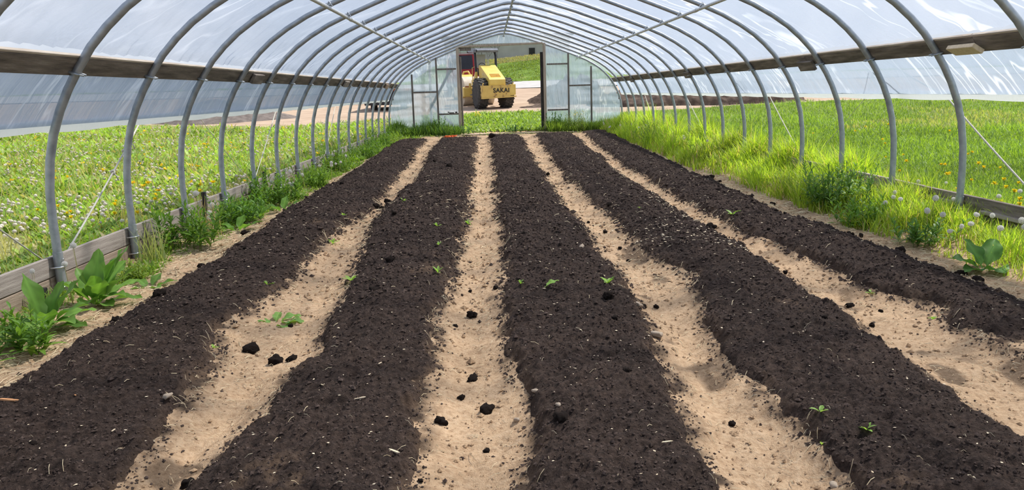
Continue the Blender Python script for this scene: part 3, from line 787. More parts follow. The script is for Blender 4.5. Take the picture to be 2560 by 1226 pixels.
rope([(XR - .25, 8.55, 1.62), (XR, 9.2, 1.2), (XR, 10.9, .2)], 'thin dark rope behind the film on the mown lawn side, meeting the thick rope', .003)
rope([(XR - .25, 13.3, 1.62), (XR, 12.5, 1.2), (XR + .05, 11.0, .2)], 'off white rope slanting across the lawn in the middle of the tall grass', .008)
rope([(XR - .25, 18.2, 1.62), (XR, 17.9, 1.2), (XR + .05, 15.9, .2)], 'off white rope slanting across the lawn by the exposed far baseboard', .008)
rope([(XR - .25, 23.1, 1.62), (XR, 22.6, 1.2), (XR + .05, 21.0, .2)], 'off white rope slanting down close to the end wall', .007)

# ------------------------------------------------------------------ plants, litter, clods
def surf_zv(x, y):
    x = np.asarray(x, float); y = np.asarray(y, float)
    z = ground_z(x, y)
    for i in range(5):
        zz, d = bed_z(i, x, y)
        z = np.maximum(z, np.where(d > -.06, zz, -9))
    return z
def in_bed(x, y):
    m = np.full(np.shape(x), -9.)
    for i in range(5): m = np.maximum(m, bed_d(i, x, y))
    return m
GRASSP = [1., .9, .7, .05]
LEAFP = [.15, .75, 1., .8, .05]
def blades(P, az, el, L, W, bend, prof, col, tip=None, fold=0., rng=RNG):
    """many leaves at once: P (n,3) roots, az heading, el start elevation, bend (rad lost along the leaf)"""
    n = len(P); k = len(prof); az = np.broadcast_to(az, n); el = np.broadcast_to(el, n); L = np.broadcast_to(L, n); W = np.broadcast_to(W, n); bend = np.broadcast_to(bend, n)
    c = np.array(P, float); side = np.stack([-np.sin(az), np.cos(az), np.zeros(n)], -1)
    across = 3 if fold else 2
    V = np.zeros((n, k, across, 3)); Cc = np.zeros((n, k, across, 3))
    col = np.broadcast_to(col, (n, 3)); tipc = col if tip is None else np.broadcast_to(tip, (n, 3))
    for j in range(k):
        e = el - bend * j / (k - 1)
        h = (W * prof[j] / 2)[:, None]
        if across == 2:
            V[:, j, 0] = c - side * h; V[:, j, 1] = c + side * h
        else:
            upv = np.stack([-np.cos(az) * np.sin(e), -np.sin(az) * np.sin(e), np.cos(e)], -1)
            V[:, j, 0] = c - side * h + upv * h * fold; V[:, j, 2] = c + side * h + upv * h * fold; V[:, j, 1] = c
        t = j / (k - 1)
        Cc[:, j] = (col * (1 - t) + tipc * t)[:, None, :]
        st = (L / (k - 1))[:, None]
        c = c + st * np.stack([np.cos(az) * np.cos(e), np.sin(az) * np.cos(e), np.sin(e)], -1)
    I = np.arange(n * k * across).reshape(n, k, across)
    F = np.stack([I[:, :-1, :-1], I[:, :-1, 1:], I[:, 1:, 1:], I[:, 1:, :-1]], -1).reshape(-1, 4)
    return V.reshape(-1, 3), F, Cc.reshape(-1, 3)
class NB:
    def __init__(s): s.V = []; s.F = []; s.C = []; s.n = 0
    def add(s, t):
        V, F, C_ = t
        s.V.append(V); s.F.append(F + s.n); s.C.append(C_); s.n += len(V); return s
    def build(s, name, mat, parent=None, smooth=True):
        return np_mesh(name, np.concatenate(s.V), np.concatenate(s.F), mat, parent, smooth, np.concatenate(s.C))
def greens(n, a, b, var=.22, rng=RNG):
    t = rng.random((n, 1)); c = np.array(a) * (1 - t) + np.array(b) * t
    return c * (1 + var * (rng.random((n, 1)) - .5) * 2)
U = RNG.uniform

# ---- meadow outside on the left (uncountable leaves)
def logy(n, a, b): return np.exp(U(math.log(a), math.log(b), n))
def meadow_xy(n, y0=3.0, y1=33.5, xin=-3.40):
    y = logy(n, y0, y1); x = xin - U(0, 1, n) * np.maximum(.72 * y - 2.0, .8)
    ylim = np.interp(x, [-34, -17, -8, -5, -3], [34.5, 33, 28.6, 30.2, 31.5])
    k = y < ylim
    return x[k], y[k]
def meadow(n):
    x, y = meadow_xy(n)
    z = zlawn(x, y) + .015
    s = np.clip(y / 6.5, .8, 2.6) ** .75
    patch = fbm(x * .55, y * .55, 201, 3); bare = fbm(x * .9 + 9, y * .9, 202, 3)
    k = bare < .17 + .12 * U(-1, 1, len(x))
    x, y, z, s, patch = x[k], y[k], z[k], s[k], patch[k]
    n = len(x)
    cA = greens(n, (.20, .34, .05), (.35, .49, .10), .3)
    cA = cA * (1 + .5 * patch[:, None])
    yel = U(0, 1, n) < .10
    cA[yel] = greens(int(yel.sum()), (.42, .36, .16), (.55, .48, .26), .2)
    nb = NB()
    nb.add(blades(np.stack([x, y, z], -1), U(0, 2 * PI, n), U(.25, 1.25, n), U(.07, .15, n) * s, U(.018, .038, n) * s, U(.3, 1.2, n), LEAFP, cA))
    return nb
o = meadow(90000).build('meadow_leaves', M['leaf'])
tag(o, 'low leafy meadow of clover and dandelion leaves outside beyond the weathered baseboards', 'meadow', kind='stuff')
x, y = meadow_xy(16000); n = len(x)
nb = NB().add(blades(np.stack([x, y, zlawn(x, y) + .01], -1), U(0, 2 * PI, n), U(.8, 1.5, n), U(.10, .24, n) * np.clip(y / 9, .8, 1.5), .006 * np.clip(y / 5, .8, 3), U(.2, .9, n), GRASSP, greens(n, (.30, .33, .10), (.52, .47, .24))))
o = nb.build('meadow_grass', M['grass']); tag(o, 'thin pale grass blades standing among the meadow leaves', 'grass', kind='stuff')

# ---- lawn on the right
def lawn_xy(n, y0=3.6, y1=37):
    y = logy(n, y0, y1); x = 4.45 + U(0, 1, n) * np.maximum(.68 * y - 3.2, 1.6)
    k = y < np.interp(x, [4, 6.3, 12, 20, 48], [30.6, 31.1, 33.6, 34.6, 36.6])
    return x[k], y[k]
x, y = lawn_xy(110000); n = len(x)
s = np.clip(y / 6, .8, 3.4) ** .8
p = fbm(x * .6, y * .4, 211, 3); p2 = fbm(x * .25 + 5, y * .25, 212, 3)
c = greens(n, (.17, .29, .04), (.27, .40, .075), .25) * (1 + .45 * p[:, None])
dry = (p2 > .22)[:, None]; c = np.where(dry & (U(0, 1, (n, 1)) < .5), greens(n, (.36, .38, .14), (.46, .46, .22)), c)
hgt = U(.05, .11, n) * s ** .6 * (1 + 1.2 * np.maximum(p, 0))
o = NB().add(blades(np.stack([x, y, zlawn(x, y) + .015], -1), U(0, 2 * PI, n), U(.7, 1.45, n), hgt, .0075 * s, U(.2, 1.1, n), GRASSP, c)).build('lawn_grass', M['grass'])
tag(o, 'mown bright green lawn outside beyond the hoops', 'lawn', kind='stuff')

# ---- tall grass inside along the right baseboard
n = 60000
y = logy(n, 2.9, 25.1); t = U(0, 1, n) ** .8
inner = np.interp(y, [2.9, 5, 7, 10, 14, 18, 22, 25.2], [3.75, 3.62, 3.50, 3.52, 3.42, 3.42, 3.5, 3.2]) + .12 * fbm(y * 1.2, y * 0, 221, 3)
x = inner + (4.62 - inner) * t
cl = fbm(x * 2.2, y * 1.6, 222, 3)
k = U(-.55, .75, n) < cl + .55 * t + .05
x, y, t, cl = x[k], y[k], t[k], cl[k]; n = len(x)
hgt = (.10 + .20 * t + .30 * np.maximum(cl + .12, 0)) * np.interp(y, [3, 5.5, 7, 9.5, 12, 16, 22, 25], [.8, .75, .72, 1.05, 1.25, 1.45, 1.6, 1.3]) * U(.7, 1.35, n)
z = np.where(x < 4.36, ground_z(x, y), zlawn(x, y)) - .01
c = greens(n, (.29, .45, .05), (.48, .62, .09), .25)
c = c * (1 + .7 * np.minimum(fbm(x * 1.6, y * 1.1, 224, 3), .15))[:, None]
q = U(0, 1, n) < .09; c[q] = greens(int(q.sum()), (.50, .42, .20), (.62, .52, .30))
o = NB().add(blades(np.stack([x, y, z], -1), U(0, 2 * PI, n), U(1.0, 1.55, n), hgt, U(.006, .012, n) * np.clip(y / 7, .7, 1.9), U(.2, 1.3, n), GRASSP, c)).build('tall_grass', M['grass'])
tag(o, 'tall bright grass growing along the baseboards on the mown lawn side', 'grass', kind='stuff')

# ---- low weeds inside along the left baseboard
n = 24000
y = logy(n, 3.6, 25.1); t = U(0, 1, n)
lo = -3.26; hi = np.interp(y, [3.6, 5.2, 6.4, 9, 12, 16, 22, 25.2], [-3.02, -2.92, -2.86, -2.72, -2.70, -2.66, -2.62, -1.6]) + .12 * fbm(y * 1.3, y * 0, 231, 3)
x = lo + (hi - lo) * t ** .8
cl = fbm(x * 2.5, y * 1.8, 232, 3)
k = U(-.6, .6, n) < cl + np.interp(y, [3, 5.4, 6.5, 9, 14], [-.3, -.2, .0, .2, .34])
x, y, t, cl = x[k], y[k], t[k], cl[k]; n = len(x)
hgt = (.07 + .18 * np.maximum(cl + .15, 0)) * np.interp(y, [3, 8, 14, 22], [.7, 1., 1.5, 1.6]) * U(.7, 1.3, n) * (1.15 - .7 * t)
c = greens(n, (.16, .28, .04), (.28, .42, .07), .25)
o = NB().add(blades(np.stack([x, y, ground_z(x, y) - .01], -1), U(0, 2 * PI, n), U(.5, 1.5, n), hgt, U(.007, .018, n) * np.clip(y / 8, .7, 2.), U(.3, 1.3, n), LEAFP, c)).build('low_weeds', M['leaf'])
tag(o, 'low weeds and grass on the strip between the first bed and the weathered baseboards', 'weeds', kind='stuff')

# ---- growth at the end wall and outside the doorway
def patch(name, n, xr, yr, h, wd, ca, cb, label, cat, zf, prof=GRASSP, dens=None, el=(.9, 1.55), kind='stuff', mat='grass'):
    x = U(*xr, n); y = U(*yr, n)
    if dens is not None:
        k = U(0, 1, n) < dens(x, y); x, y = x[k], y[k]; n = len(x)
    c = greens(n, ca, cb, .28)
    hh = U(h[0], h[1], n) * (1 + .6 * fbm(x * 2, y * 2, 241, 2))
    o = NB().add(blades(np.stack([x, y, zf(x, y) - .01], -1), U(0, 2 * PI, n), U(*el, n), hh, U(*wd, n), U(.2, 1.2, n), prof, c)).build(name, M[mat])
    return tag(o, label, cat, kind=kind)
patch('end_wall_grass', 6500, (-3.2, -.95), (24.1, 25.15), (.18, .5), (.012, .024), (.09, .19, .035), (.19, .31, .07), 'dark green grass at the foot of the end wall beside the sliding door leaf', 'grass', ground_z,
      dens=lambda x, y: np.clip(.25 + .8 * smooth((y - 24.1) / .8) + fbm(x * 2, y * 2, 242, 2), 0, 1))
patch('end_wall_grass', 5500, (1.85, 4.3), (24.3, 25.15), (.15, .42), (.012, .022), (.16, .28, .04), (.30, .42, .10), 'yellowish grass at the foot of the end wall beside the mown lawn', 'grass', ground_z)
patch('far_path_weeds', 2600, (-3, 3.4), (22.9, 24.5), (.03, .11), (.015, .03), (.19, .28, .06), (.33, .38, .14), 'thin weeds on the bare soil in front of the end wall', 'weeds', ground_z, LEAFP, lambda x, y: np.clip(smooth((y - 23.0) / 1.4) * .7 + fbm(x * 1.5, y * 2, 243, 2), 0, 1), (.2, 1.2), mat='leaf')
patch('doorway_meadow', 17000, (-2.6, 4.2), (25.0, 33.0), (.10, .26), (.03, .07), (.19, .32, .045), (.34, .46, .10), 'bright leafy weeds outside the open doorway', 'weeds', lambda x, y: np.where(y < 25.4, ground_z(x, y), zlawn(x, y)), LEAFP, lambda x, y: np.clip(.75 + .9 * fbm(x * .8, y * .8, 244, 2), 0, 1), (.3, 1.3), mat='leaf')

# ---- single weed plants
def weed(name, loc, h, spread, stems, leaves, ll, lw, ca, cb, label, cat='weed', group=None, el0=(.1, .9), parts=True, flower=None, stemcol=(.20, .26, .08), droop=(.3, 1.0)):
    root = empty(name, loc); nl = NB(); ns = NB()
    for s in range(stems):
        a = random.uniform(0, 2 * PI); r = spread * math.sqrt(random.random()) * .45
        b0 = np.array([r * math.cos(a), r * math.sin(a), -.02])
        le = random.uniform(.05, .35) * spread / max(h, .1) ; hh = h * random.uniform(.7, 1.05)
        az = a + random.uniform(-.6, .6)
        tipp = b0 + np.array([math.cos(az) * le * hh, math.sin(az) * le * hh, hh])
        el = math.atan2(hh, le * hh)
        for dd in (0, 1):
            ns.add(blades(b0[None], az, el, np.linalg.norm(tipp - b0), .008 if dd == 0 else .006, .0, [1, .8, .5], np.array([stemcol])))
        m = leaves
        tt = (np.arange(m) + random.random()) / m
        P = b0[None] + (tipp - b0)[None] * (.12 + .86 * tt[:, None])
        azl = np.arange(m) * 2.4 + random.random() * 6
        sz = (1.1 - .6 * tt) * U(.8, 1.2, m)
        nl.add(blades(P, azl, U(*el0, m) + tt * .5, ll * sz, lw * sz, U(*droop, m), LEAFP, greens(m, ca, cb, .25), fold=.25))
    nl.build('foliage', M['leaf'], root); ns.build('stems', M['leaf'], root)
    if flower is not None:
        nf = NB()
        m = 60; P = np.stack([U(-1, 1, m) * spread * .35, U(-1, 1, m) * spread * .35, h * U(.75, 1.08, m)], -1)
        nf.add(blades(P, U(0, 6.3, m), U(-.2, 1.2, m), .035, .03, .3, [.6, 1, .6], np.broadcast_to(np.array(flower), (m, 3))))
        nf.build('blossoms', M['petal'], root)
    return tag(root, label, cat, group)
G1, G2 = (.10, .22, .03), (.21, .36, .06)
B1, B2 = (.055, .15, .035), (.13, .25, .07)
def gz(x, y): return float(ground_z(np.array([x]), np.array([y]))[0])
for (nm, x, y, h, sp, st, lv, ll, lw, ca, cb, lab) in [
    ('leafy_weed', -2.80, 4.28, .28, .40, 16, 18, .11, .03, G1, G2, 'lance-leaved weed clump at the picture edge below the dock plants'),
    ('leafy_weed', -2.98, 6.1, .18, .30, 14, 14, .07, .024, (.25, .36, .06), (.36, .46, .10), 'small yellowish weed clump just past the dock plants'),
    ('leafy_weed', -2.93, 7.3, .44, .52, 22, 18, .14, .034, G1, G2, 'leafy weed clump by the baseboard in front of the tall dandelion clock'),
    ('leafy_weed', -2.88, 8.75, .36, .52, 20, 16, .13, .036, G1, (.18, .34, .07), 'leafy weed clump just past the black stake'),
    ('leafy_weed', -2.90, 10.3, .50, .66, 30, 22, .13, .03, G1, G2, 'bushy weed clump below the cluster of dandelion clocks'),
    ('leafy_weed', -2.86, 12.2, .40, .55, 18, 16, .12, .03, (.15, .28, .04), (.26, .42, .07), 'bright weed clump where the baseboard vanishes, meadow side'),
    ('leafy_weed', -2.95, 14.5, .60, .60, 20, 18, .12, .03, (.14, .26, .05), (.26, .40, .09), 'tall light green weed clump on the meadow side, before the far baseboard scrap'),
    ('leafy_weed', -2.80, 17.2, .48, .60, 20, 16, .13, .03, G1, G2, 'round weed clump on the meadow side beyond the far baseboard scrap'),
    ('leafy_weed', -2.92, 20.2, .55, .70, 22, 16, .14, .032, G1, G2, 'weed clump on the meadow side by the last few hoops'),
    ('leafy_weed', -1.58, 24.75, .62, .42, 14, 20, .13, .035, B1, B2, 'tall dark weed standing against the stud left of the sliding door brace'),
    ('leafy_weed', -2.35, 24.5, .40, .60, 18, 14, .14, .03, B1, B2, 'dark weed clump at the foot of the corner stud in the end wall'),
    ('leafy_weed', -.72, 24.7, .32, .45, 12, 14, .12, .03, B1, B2, 'dark weed clump at the foot of the doorway jamb'),
    ('leafy_weed', .75, 24.9, .24, .55, 14, 12, .12, .035, B1, (.10, .2, .07), 'low bluish weed clump in the middle of the doorway'),
    ('leafy_weed', 2.02, 24.6, .62, .36, 10, 18, .14, .045, B1, B2, 'tall broad-leaved weed beside the tan doorway jamb'),
    ('leafy_weed', 2.78, 24.4, .62, .62, 26, 20, .10, .026, (.12, .20, .04), (.28, .34, .10), 'bushy flowering shrub between the studs at the end wall'),
    ('leafy_weed', 3.62, 17.9, .62, .6, 18, 16, .18, .016, (.10, .2, .03), (.2, .34, .05), 'dark tuft standing in the tallest grass'),
    ('leafy_weed', 3.76, 8.25, .48, .66, 34, 22, .12, .032, (.09, .20, .045), (.22, .37, .10), 'bushy dark weed by the baseboard on the mown lawn side'),
    ('leafy_weed', 3.62, 7.35, .34, .46, 22, 16, .11, .03, G1, G2, 'leafy weed clump next to the bushy dark weed, closer to the camera'),
    ('leafy_weed', 3.64, 6.30, .24, .40, 16, 14, .10, .03, (.09, .2, .045), (.17, .31, .08), 'low dark weed clump below the dandelion clocks on the mown lawn side'),
    ('leafy_weed', 3.95, 15.2, .28, .30, 10, 14, .10, .03, G1, G2, 'small weed in front of the exposed far baseboard'),
]:
    weed(nm, (x, y, gz(x, y)), h, sp, st, lv, ll, lw, ca, cb, lab, 'weed', 'leafy weed clumps', flower=(.62, .58, .30) if 'flowering' in lab else None)
o = weed('yellow_mustard', (-.42, 27.8, float(zlawn(-.42, 27.8))), .42, .3, 8, 8, .10, .03, G1, G2, 'yellow flowering weed just outside the doorway', 'weed', None, flower=(.85, .68, .02))

# wheat-like grass tuft by the second plank joint
root = empty('grass_tuft', (-3.02, 6.75, gz(-3.02, 6.75)))
n = 60; nb = NB().add(blades(np.stack([U(-.1, .1, n), U(-.12, .12, n), np.full(n, -.02)], -1), U(0, 6.3, n), U(1.15, 1.55, n), U(.22, .5, n), U(.007, .013, n), U(.1, .7, n), GRASSP, greens(n, (.26, .33, .14), (.42, .46, .24)), None))
nb.build('blades', M['grass'], root); tag(root, 'pale wheat-like grass tuft leaning on the baseboard past the dock plants', 'grass tuft')
root = empty('grass_tuft', (-2.98, 8.0, gz(-2.98, 8.0)))
n = 40; nb = NB().add(blades(np.stack([U(-.12, .12, n), U(-.15, .15, n), np.full(n, -.02)], -1), U(0, 6.3, n), U(1.25, 1.55, n), U(.25, .55, n), U(.006, .010, n), U(.1, .5, n), GRASSP, greens(n, (.45, .36, .22), (.60, .50, .34)), None))
nb.build('blades', M['grass'], root); tag(root, 'dry tan grass stalks below the tall dandelion clock', 'grass tuft')

# ---- dock plants with big single leaves
def big_leaf(base, az, el, L, W, bend, col, parent, seed, wave=.10):
    rr = np.random.default_rng(seed); k = 13; ac = 7
    V = np.zeros((k, ac, 3)); Cc = np.zeros((k, ac, 3)); c = np.array(base, float)
    side = np.array([-math.sin(az), math.cos(az), 0])
    for j in range(k):
        t = j / (k - 1); e = el - bend * t
        prof = .10 if t < .2 else max(.02, math.sin(PI * min(1, ((t - .2) / .8)) ** .75) ** .75)
        upv = np.array([-math.cos(az) * math.sin(e), -math.sin(az) * math.sin(e), math.cos(e)])
        for a in range(ac):
            q = (a / (ac - 1) - .5) * 2
            wv = wave * W * abs(q) ** 2 * math.sin(t * 15 + seed + (2 if q > 0 else 0)) * (prof > .12)
            V[j, a] = c + side * q * W / 2 * prof + upv * (abs(q) * W * .14 * prof + wv)
            Cc[j, a] = np.array(col) * (1.35 if abs(q) < .1 else 1.0 + .12 * math.sin(t * 30 + abs(q) * 5))
        c = c + L / (k - 1) * np.array([math.cos(az) * math.cos(e), math.sin(az) * math.cos(e), math.sin(e)])
    I = np.arange(k * ac).reshape(k, ac)
    F = np.stack([I[:-1, :-1], I[:-1, 1:], I[1:, 1:], I[1:, :-1]], -1).reshape(-1, 4)
    return np_mesh('leaf', V.reshape(-1, 3), F, M['leaf'], parent, True, Cc.reshape(-1, 3))
def dock(loc, leaves, label, cat='dock plant', name='dock_plant', col=(.17, .33, .065)):
    root = empty(name, loc)
    for i, (az, el, L, W, bend) in enumerate(leaves):
        k = random.uniform(.8, 1.2)
        big_leaf((.02 * math.cos(az), .02 * math.sin(az), -.01), az, el, L, W, bend, tuple(v * k for v in col), root, i * 7 + int(abs(loc[1]) * 10))
    return tag(root, label, cat)
dock((-2.88, 4.80, gz(-2.88, 4.80)), [(2.9, 1.4, .38, .15, .2), (1.2, 1.3, .32, .12, .5), (.5, 1.15, .36, .14, .4), (-1.0, .9, .3, .15, .7), (.2, .95, .30, .13, 1.0), (-.5, .7, .30, .14, 1.0), (-1.5, .6, .24, .14, 1.1), (-2.4, .75, .22, .13, 1.2), (.7, .6, .30, .13, .8), (2.2, .9, .24, .11, .8), (-.1, .3, .26, .13, .5), (3.6, .8, .2, .1, .9), (1.7, 1.0, .26, .1, .4)],
     'big dock plant with upright leaves against the baseboard, closer to the camera')
dock((-2.84, 5.35, gz(-2.84, 5.35)), [(.5, 1.15, .46, .19, .25), (1.6, 1.35, .40, .16, .25), (.25, 1.25, .44, .17, .35), (-.9, .95, .34, .15, .6), (1.1, 1.0, .38, .16, .5), (.1, .9, .38, .15, .4), (-.4, .7, .30, .13, .9), (-1.4, .7, .24, .14, .9), (2.6, 1.2, .30, .12, .4), (3.3, 1.0, .28, .12, .6), (-2.2, 1.0, .28, .14, .4), (.0, .35, .32, .12, .5), (-.7, .3, .26, .12, .4), (.9, .6, .34, .12, .6), (-1.0, 1.2, .3, .12, .5)],
     'big dock plant with broad leaves in front of the second visible hoop')
dock((-2.70, 5.9, gz(-2.70, 5.9)), [(.2, .5, .2, .09, .5), (1.4, .8, .18, .08, .6), (-.8, .4, .2, .08, .4), (2.6, .7, .15, .08, .5), (-2, .5, .16, .07, .5)], 'small dock plant beyond the big broad one')
dock((-2.78, 8.3, gz(-2.78, 8.3)), [(.3, .6, .28, .09, .5), (1.5, .9, .26, .10, .5), (-.7, .7, .26, .10, .6), (2.8, .7, .22, .09, .6), (-2, .6, .24, .08, .6)], 'broad-leaved dock at the bed edge below the dry tan stalks', col=(.15, .30, .05))
dock((-2.62, 9.55, gz(-2.62, 9.55)), [(.3, .8, .26, .10, .5), (1.5, 1.0, .26, .10, .4), (-.7, .6, .26, .11, .6), (2.8, .7, .24, .1, .6), (-2, .8, .22, .09, .6)], 'broad-leaved dock at the bed edge below the bushy weed clump', col=(.16, .32, .06))
dock((3.62, 5.42, gz(3.62, 5.42)), [(2.9, .7, .26, .16, .7), (-1.6, .6, .22, .16, .9), (.8, 1.0, .30, .16, .5), (1.9, 1.1, .28, .14, .5), (3.6, .4, .24, .14, .6)], 'round-leaved burdock low in the grass beside the narrow bed', 'burdock', 'burdock', (.10, .22, .05))
dock((-1.42, 4.77, surf_z(-1.42, 4.77)), [(-.25, .35, .19, .11, .45), (.5, .6, .16, .09, .9), (2.9, .7, .10, .05, 1.2), (-.8, .25, .17, .09, .4), (1.6, .8, .13, .06, 1.0), (3.5, .9, .17, .03, 2.2)], 'wilting broad-leaved weed lying at the edge of the first path', 'weed', 'wilted_weed', (.20, .36, .09))

# ---- seedlings
SEED = [(-1.56, 7.33, .07, 5, 'bright green seedling on the outermost bed beside the first path, far behind the wilting weed'), (-1.05, 5.51, .07, 6, 'pale straggly seedling where the second bed meets the first path'),
        (-1.66, 5.48, .05, 3, 'small limp seedling behind the wilting weed'), (-1.58, 4.13, .035, 4, 'tiny seedling at the bed edge in front of the wilting weed'), (-1.08, 9.3, .06, 5, 'tiny seedling high up on the second bed'),
        (-.55, 7.35, .05, 5, 'tiny seedling on the second bed near the second path'), (-.48, 6.56, .045, 5, 'tiny bright seedling on the second bed, nearer to the camera than its neighbour'), (-.27, 8.08, .06, 5, 'pale seedling in the second path'),
        (.17, 5.06, .04, 4, 'tiny yellow-green seedling on the middle bed left of the single leaf'), (.75, 4.96, .075, 6, 'leafy seedling at the edge of the middle bed by the third path'), (1.25, 2.78, .045, 3, 'upright bright seedling at the near edge of the fourth bed'),
        (1.36, 2.63, .035, 6, 'round tiny seedling on the fourth bed nearest to the camera'), (1.20, 2.64, .03, 2, 'two-leaved sprout beside the upright bright seedling'), (2.45, 4.79, .04, 4, 'small seedling at the hollow in the fourth path'),
        (2.54, 4.23, .04, 4, 'small seedling where the narrow bed meets the fourth path'), (2.42, 7.61, .09, 4, 'grassy sprout on the edge of the narrow bed'), (-1.66, 8.48, .05, 5, 'faint seedling at the far edge of the first path'), (1.57, 8.06, .04, 5, 'tiny sprout on the fourth bed, farther back'),
        (-.42, 5.5, .05, 5, 'straggly pale sprout in the middle of the second path')]
for (x, y, L, nl, lab) in SEED:
    root = empty('seedling', (x, y, surf_z(x, y)))
    m = nl
    nb = NB().add(blades(np.zeros((m, 3)) + np.array([0, 0, -.004]), np.arange(m) * 6.28 / m + random.random(), U(.4, 1.2, m), L * U(.8, 1.3, m), L * .42, U(.3, 1., m), LEAFP, greens(m, (.22, .42, .06), (.34, .52, .14)), fold=.3))
    nb.build('leaves', M['leaf'], root); tag(root, lab, 'seedling', 'seedlings on the beds')
root = empty('fallen_leaf', (.32, 4.87, surf_z(.32, 4.87) + .004)); big_leaf((0, 0, 0), .5, .5, .12, .06, .5, (.24, .42, .08), root, 3); tag(root, 'single toothed green leaf lying on the middle bed', 'leaf')
o = NB().add(blades(np.array([[0, 0, .0]]), -1.1, .35, .10, .018, .3, [.6, 1, .8, .3], np.array([[.45, .52, .42]]))).build('fallen_leaf', M['leaf']); o.location = (-.12, 2.50, surf_z(-.12, 2.50) + .004); tag(o, 'pale grey-green blade lying in the second path at the bottom edge', 'leaf')

# ---- dandelions
def ico(sub):
    import bmesh
    bm = bmesh.new(); bmesh.ops.create_icosphere(bm, subdivisions=sub, radius=1)
    V = np.array([v.co[:] for v in bm.verts]); F = np.array([[v.index for v in f.verts] for f in bm.faces]); bm.free(); return V, F
I1, I2, I3 = ico(1), ico(2), ico(3)
def clock_head(r=.0195, rays=80):
    """seed head: thin radiating bristles each with a little parasol"""
    g = (np.arange(rays) + .5) / rays; ph = np.arange(rays) * 2.39996
    d = np.stack([np.cos(ph) * 2 * np.sqrt(g * (1 - g)), np.sin(ph) * 2 * np.sqrt(g * (1 - g)), 1 - 2 * g], -1)
    t1 = np.cross(d, np.array([.3, .5, .81])); t1 /= np.linalg.norm(t1, axis=1, keepdims=True); t2 = np.cross(d, t1)
    V = []; F = []
    for a in range(rays):
        b = len(V)
        V += [d[a] * r * .12 - t1[a] * .0004, d[a] * r * .12 + t1[a] * .0004, d[a] * r * .9 + t1[a] * .0004, d[a] * r * .9 - t1[a] * .0004]; F.append((b, b + 1, b + 2, b + 3))
        b = len(V); p = d[a] * r * .84; q = .005; o_ = d[a] * r * .22
        for s1, s2 in ((1, 0), (0, 1)):
            w1 = t1[a] * s1 + t2[a] * s2; w2 = (t2[a] * s1 - t1[a] * s2) * 0.0017
            b = len(V); V += [p - w2, p + w2, p + w1 * q + o_ + w2, p + w1 * q + o_ - w2]; F.append((b, b + 1, b + 2, b + 3))
            b = len(V); V += [p - w2, p + w2, p - w1 * q + o_ + w2, p - w1 * q + o_ - w2]; F.append((b, b + 1, b + 2, b + 3))
    V = np.array(V); C_ = np.broadcast_to(np.array([.80, .78, .74]), V.shape)
    return V, np.array(F), C_
def make_clock(h=.22):
    root = empty('dandelion_clock', (0, 0, 0))
    s = NB()
    for a in (0, 1.57): s.add(blades(np.array([[0, 0, -.03]]), a, 1.54, h + .02, .005, -.0, [1, .9, .8], np.array([[.36, .33, .18]])))
    s.build('stem', M['leaf'], root)
    hd = np_mesh('seed_head', *[q for q in (clock_head()[0] + np.array([.003, 0, h]), clock_head()[1])], M['puff'], root, True, clock_head()[2])
    core = MB(); V, F = I1; core.add(V * .0055 + np.array([.003, 0, h]), F); core.build('core', M['wood_tan'], hd, True)
    return root
clock = make_clock()
first = [True]
tall_clock = make_clock(.34); tall_first = [True]
def place_clock(x, y, z, sc, label, group, tall=False):
    if tall:
        o = tall_clock if tall_first[0] else copy_tree(tall_clock); tall_first[0] = False
    elif first[0]: o = clock; first[0] = False
    else: o = copy_tree(clock)
    o.location = (x, y, z); o.scale = (sc, sc, sc * random.uniform(.8, 1.25)); o.rotation_euler = (random.uniform(-.2, .2), random.uniform(-.2, .2), random.uniform(0, 6))
    return tag(o, label, 'dandelion', group)
# inside, meadow side
for (x, y, sc, lab) in [(-3.0, 5.35, 1.0, 'tall dandelion clock rising from the dock leaves, fluffier of two'), (-3.06, 5.6, 1.1, 'ragged dandelion clock above the dock leaves, half blown'), (-3.10, 5.10, .75, 'dandelion clock low behind the dock leaves, next to the hoop'),
                        (-3.0, 7.98, 1.5, 'large dandelion clock on a tall stalk against the baseboard')]:
    place_clock(x, y, gz(x, y), sc, lab, 'dandelion clocks inside on the meadow side', True)
for i in range(5):
    x, y = -3.0 + random.uniform(-.12, .15), 8.05 + random.uniform(-.25, .35)
    place_clock(x, y, gz(x, y), random.uniform(.9, 1.3), 'small dandelion clock among the dry tan stalks at the meadow side baseboard', 'dandelion clocks among the dry stalks')
for i in range(16):
    x, y = -3.0 + random.uniform(-.2, .3), 10.9 + random.uniform(-.7, .9)
    place_clock(x, y, gz(x, y), random.uniform(1.0, 1.35), 'dandelion clock in the cluster standing before the meadow side baseboard', 'cluster of dandelion clocks by the bushy weed')
for i in range(10):
    x, y = -2.9 + random.uniform(-.25, .3), random.uniform(12.6, 16)
    place_clock(x, y, gz(x, y), random.uniform(1.0, 1.35), 'dandelion clock in the weeds past the cluster, meadow side', 'dandelion clocks in the far weeds')
for i in range(18):
    x, y = random.uniform(3.66, 4.25), random.uniform(5.5, 7.6)
    place_clock(x, y, gz(x, y), random.uniform(.8, 1.2), 'dandelion clock in the grass before the mown lawn side baseboard', 'dandelion clocks by the lawn side baseboard')
for i in range(9):
    x, y = random.uniform(4.2, 5.0), random.uniform(5.0, 8.5)
    place_clock(x, y, float(zlawn(x, y)), random.uniform(.8, 1.1), 'dandelion clock just outside the mown lawn side baseboard', 'dandelion clocks outside the lawn side baseboard')
for i in range(14):
    x, y = random.uniform(3.9, 5.2), random.uniform(13.5, 17.5)
    place_clock(x, y, float(zlawn(x, y)), random.uniform(1.0, 1.3), 'dandelion clock around the exposed far baseboard', 'dandelion clocks around the far baseboard')
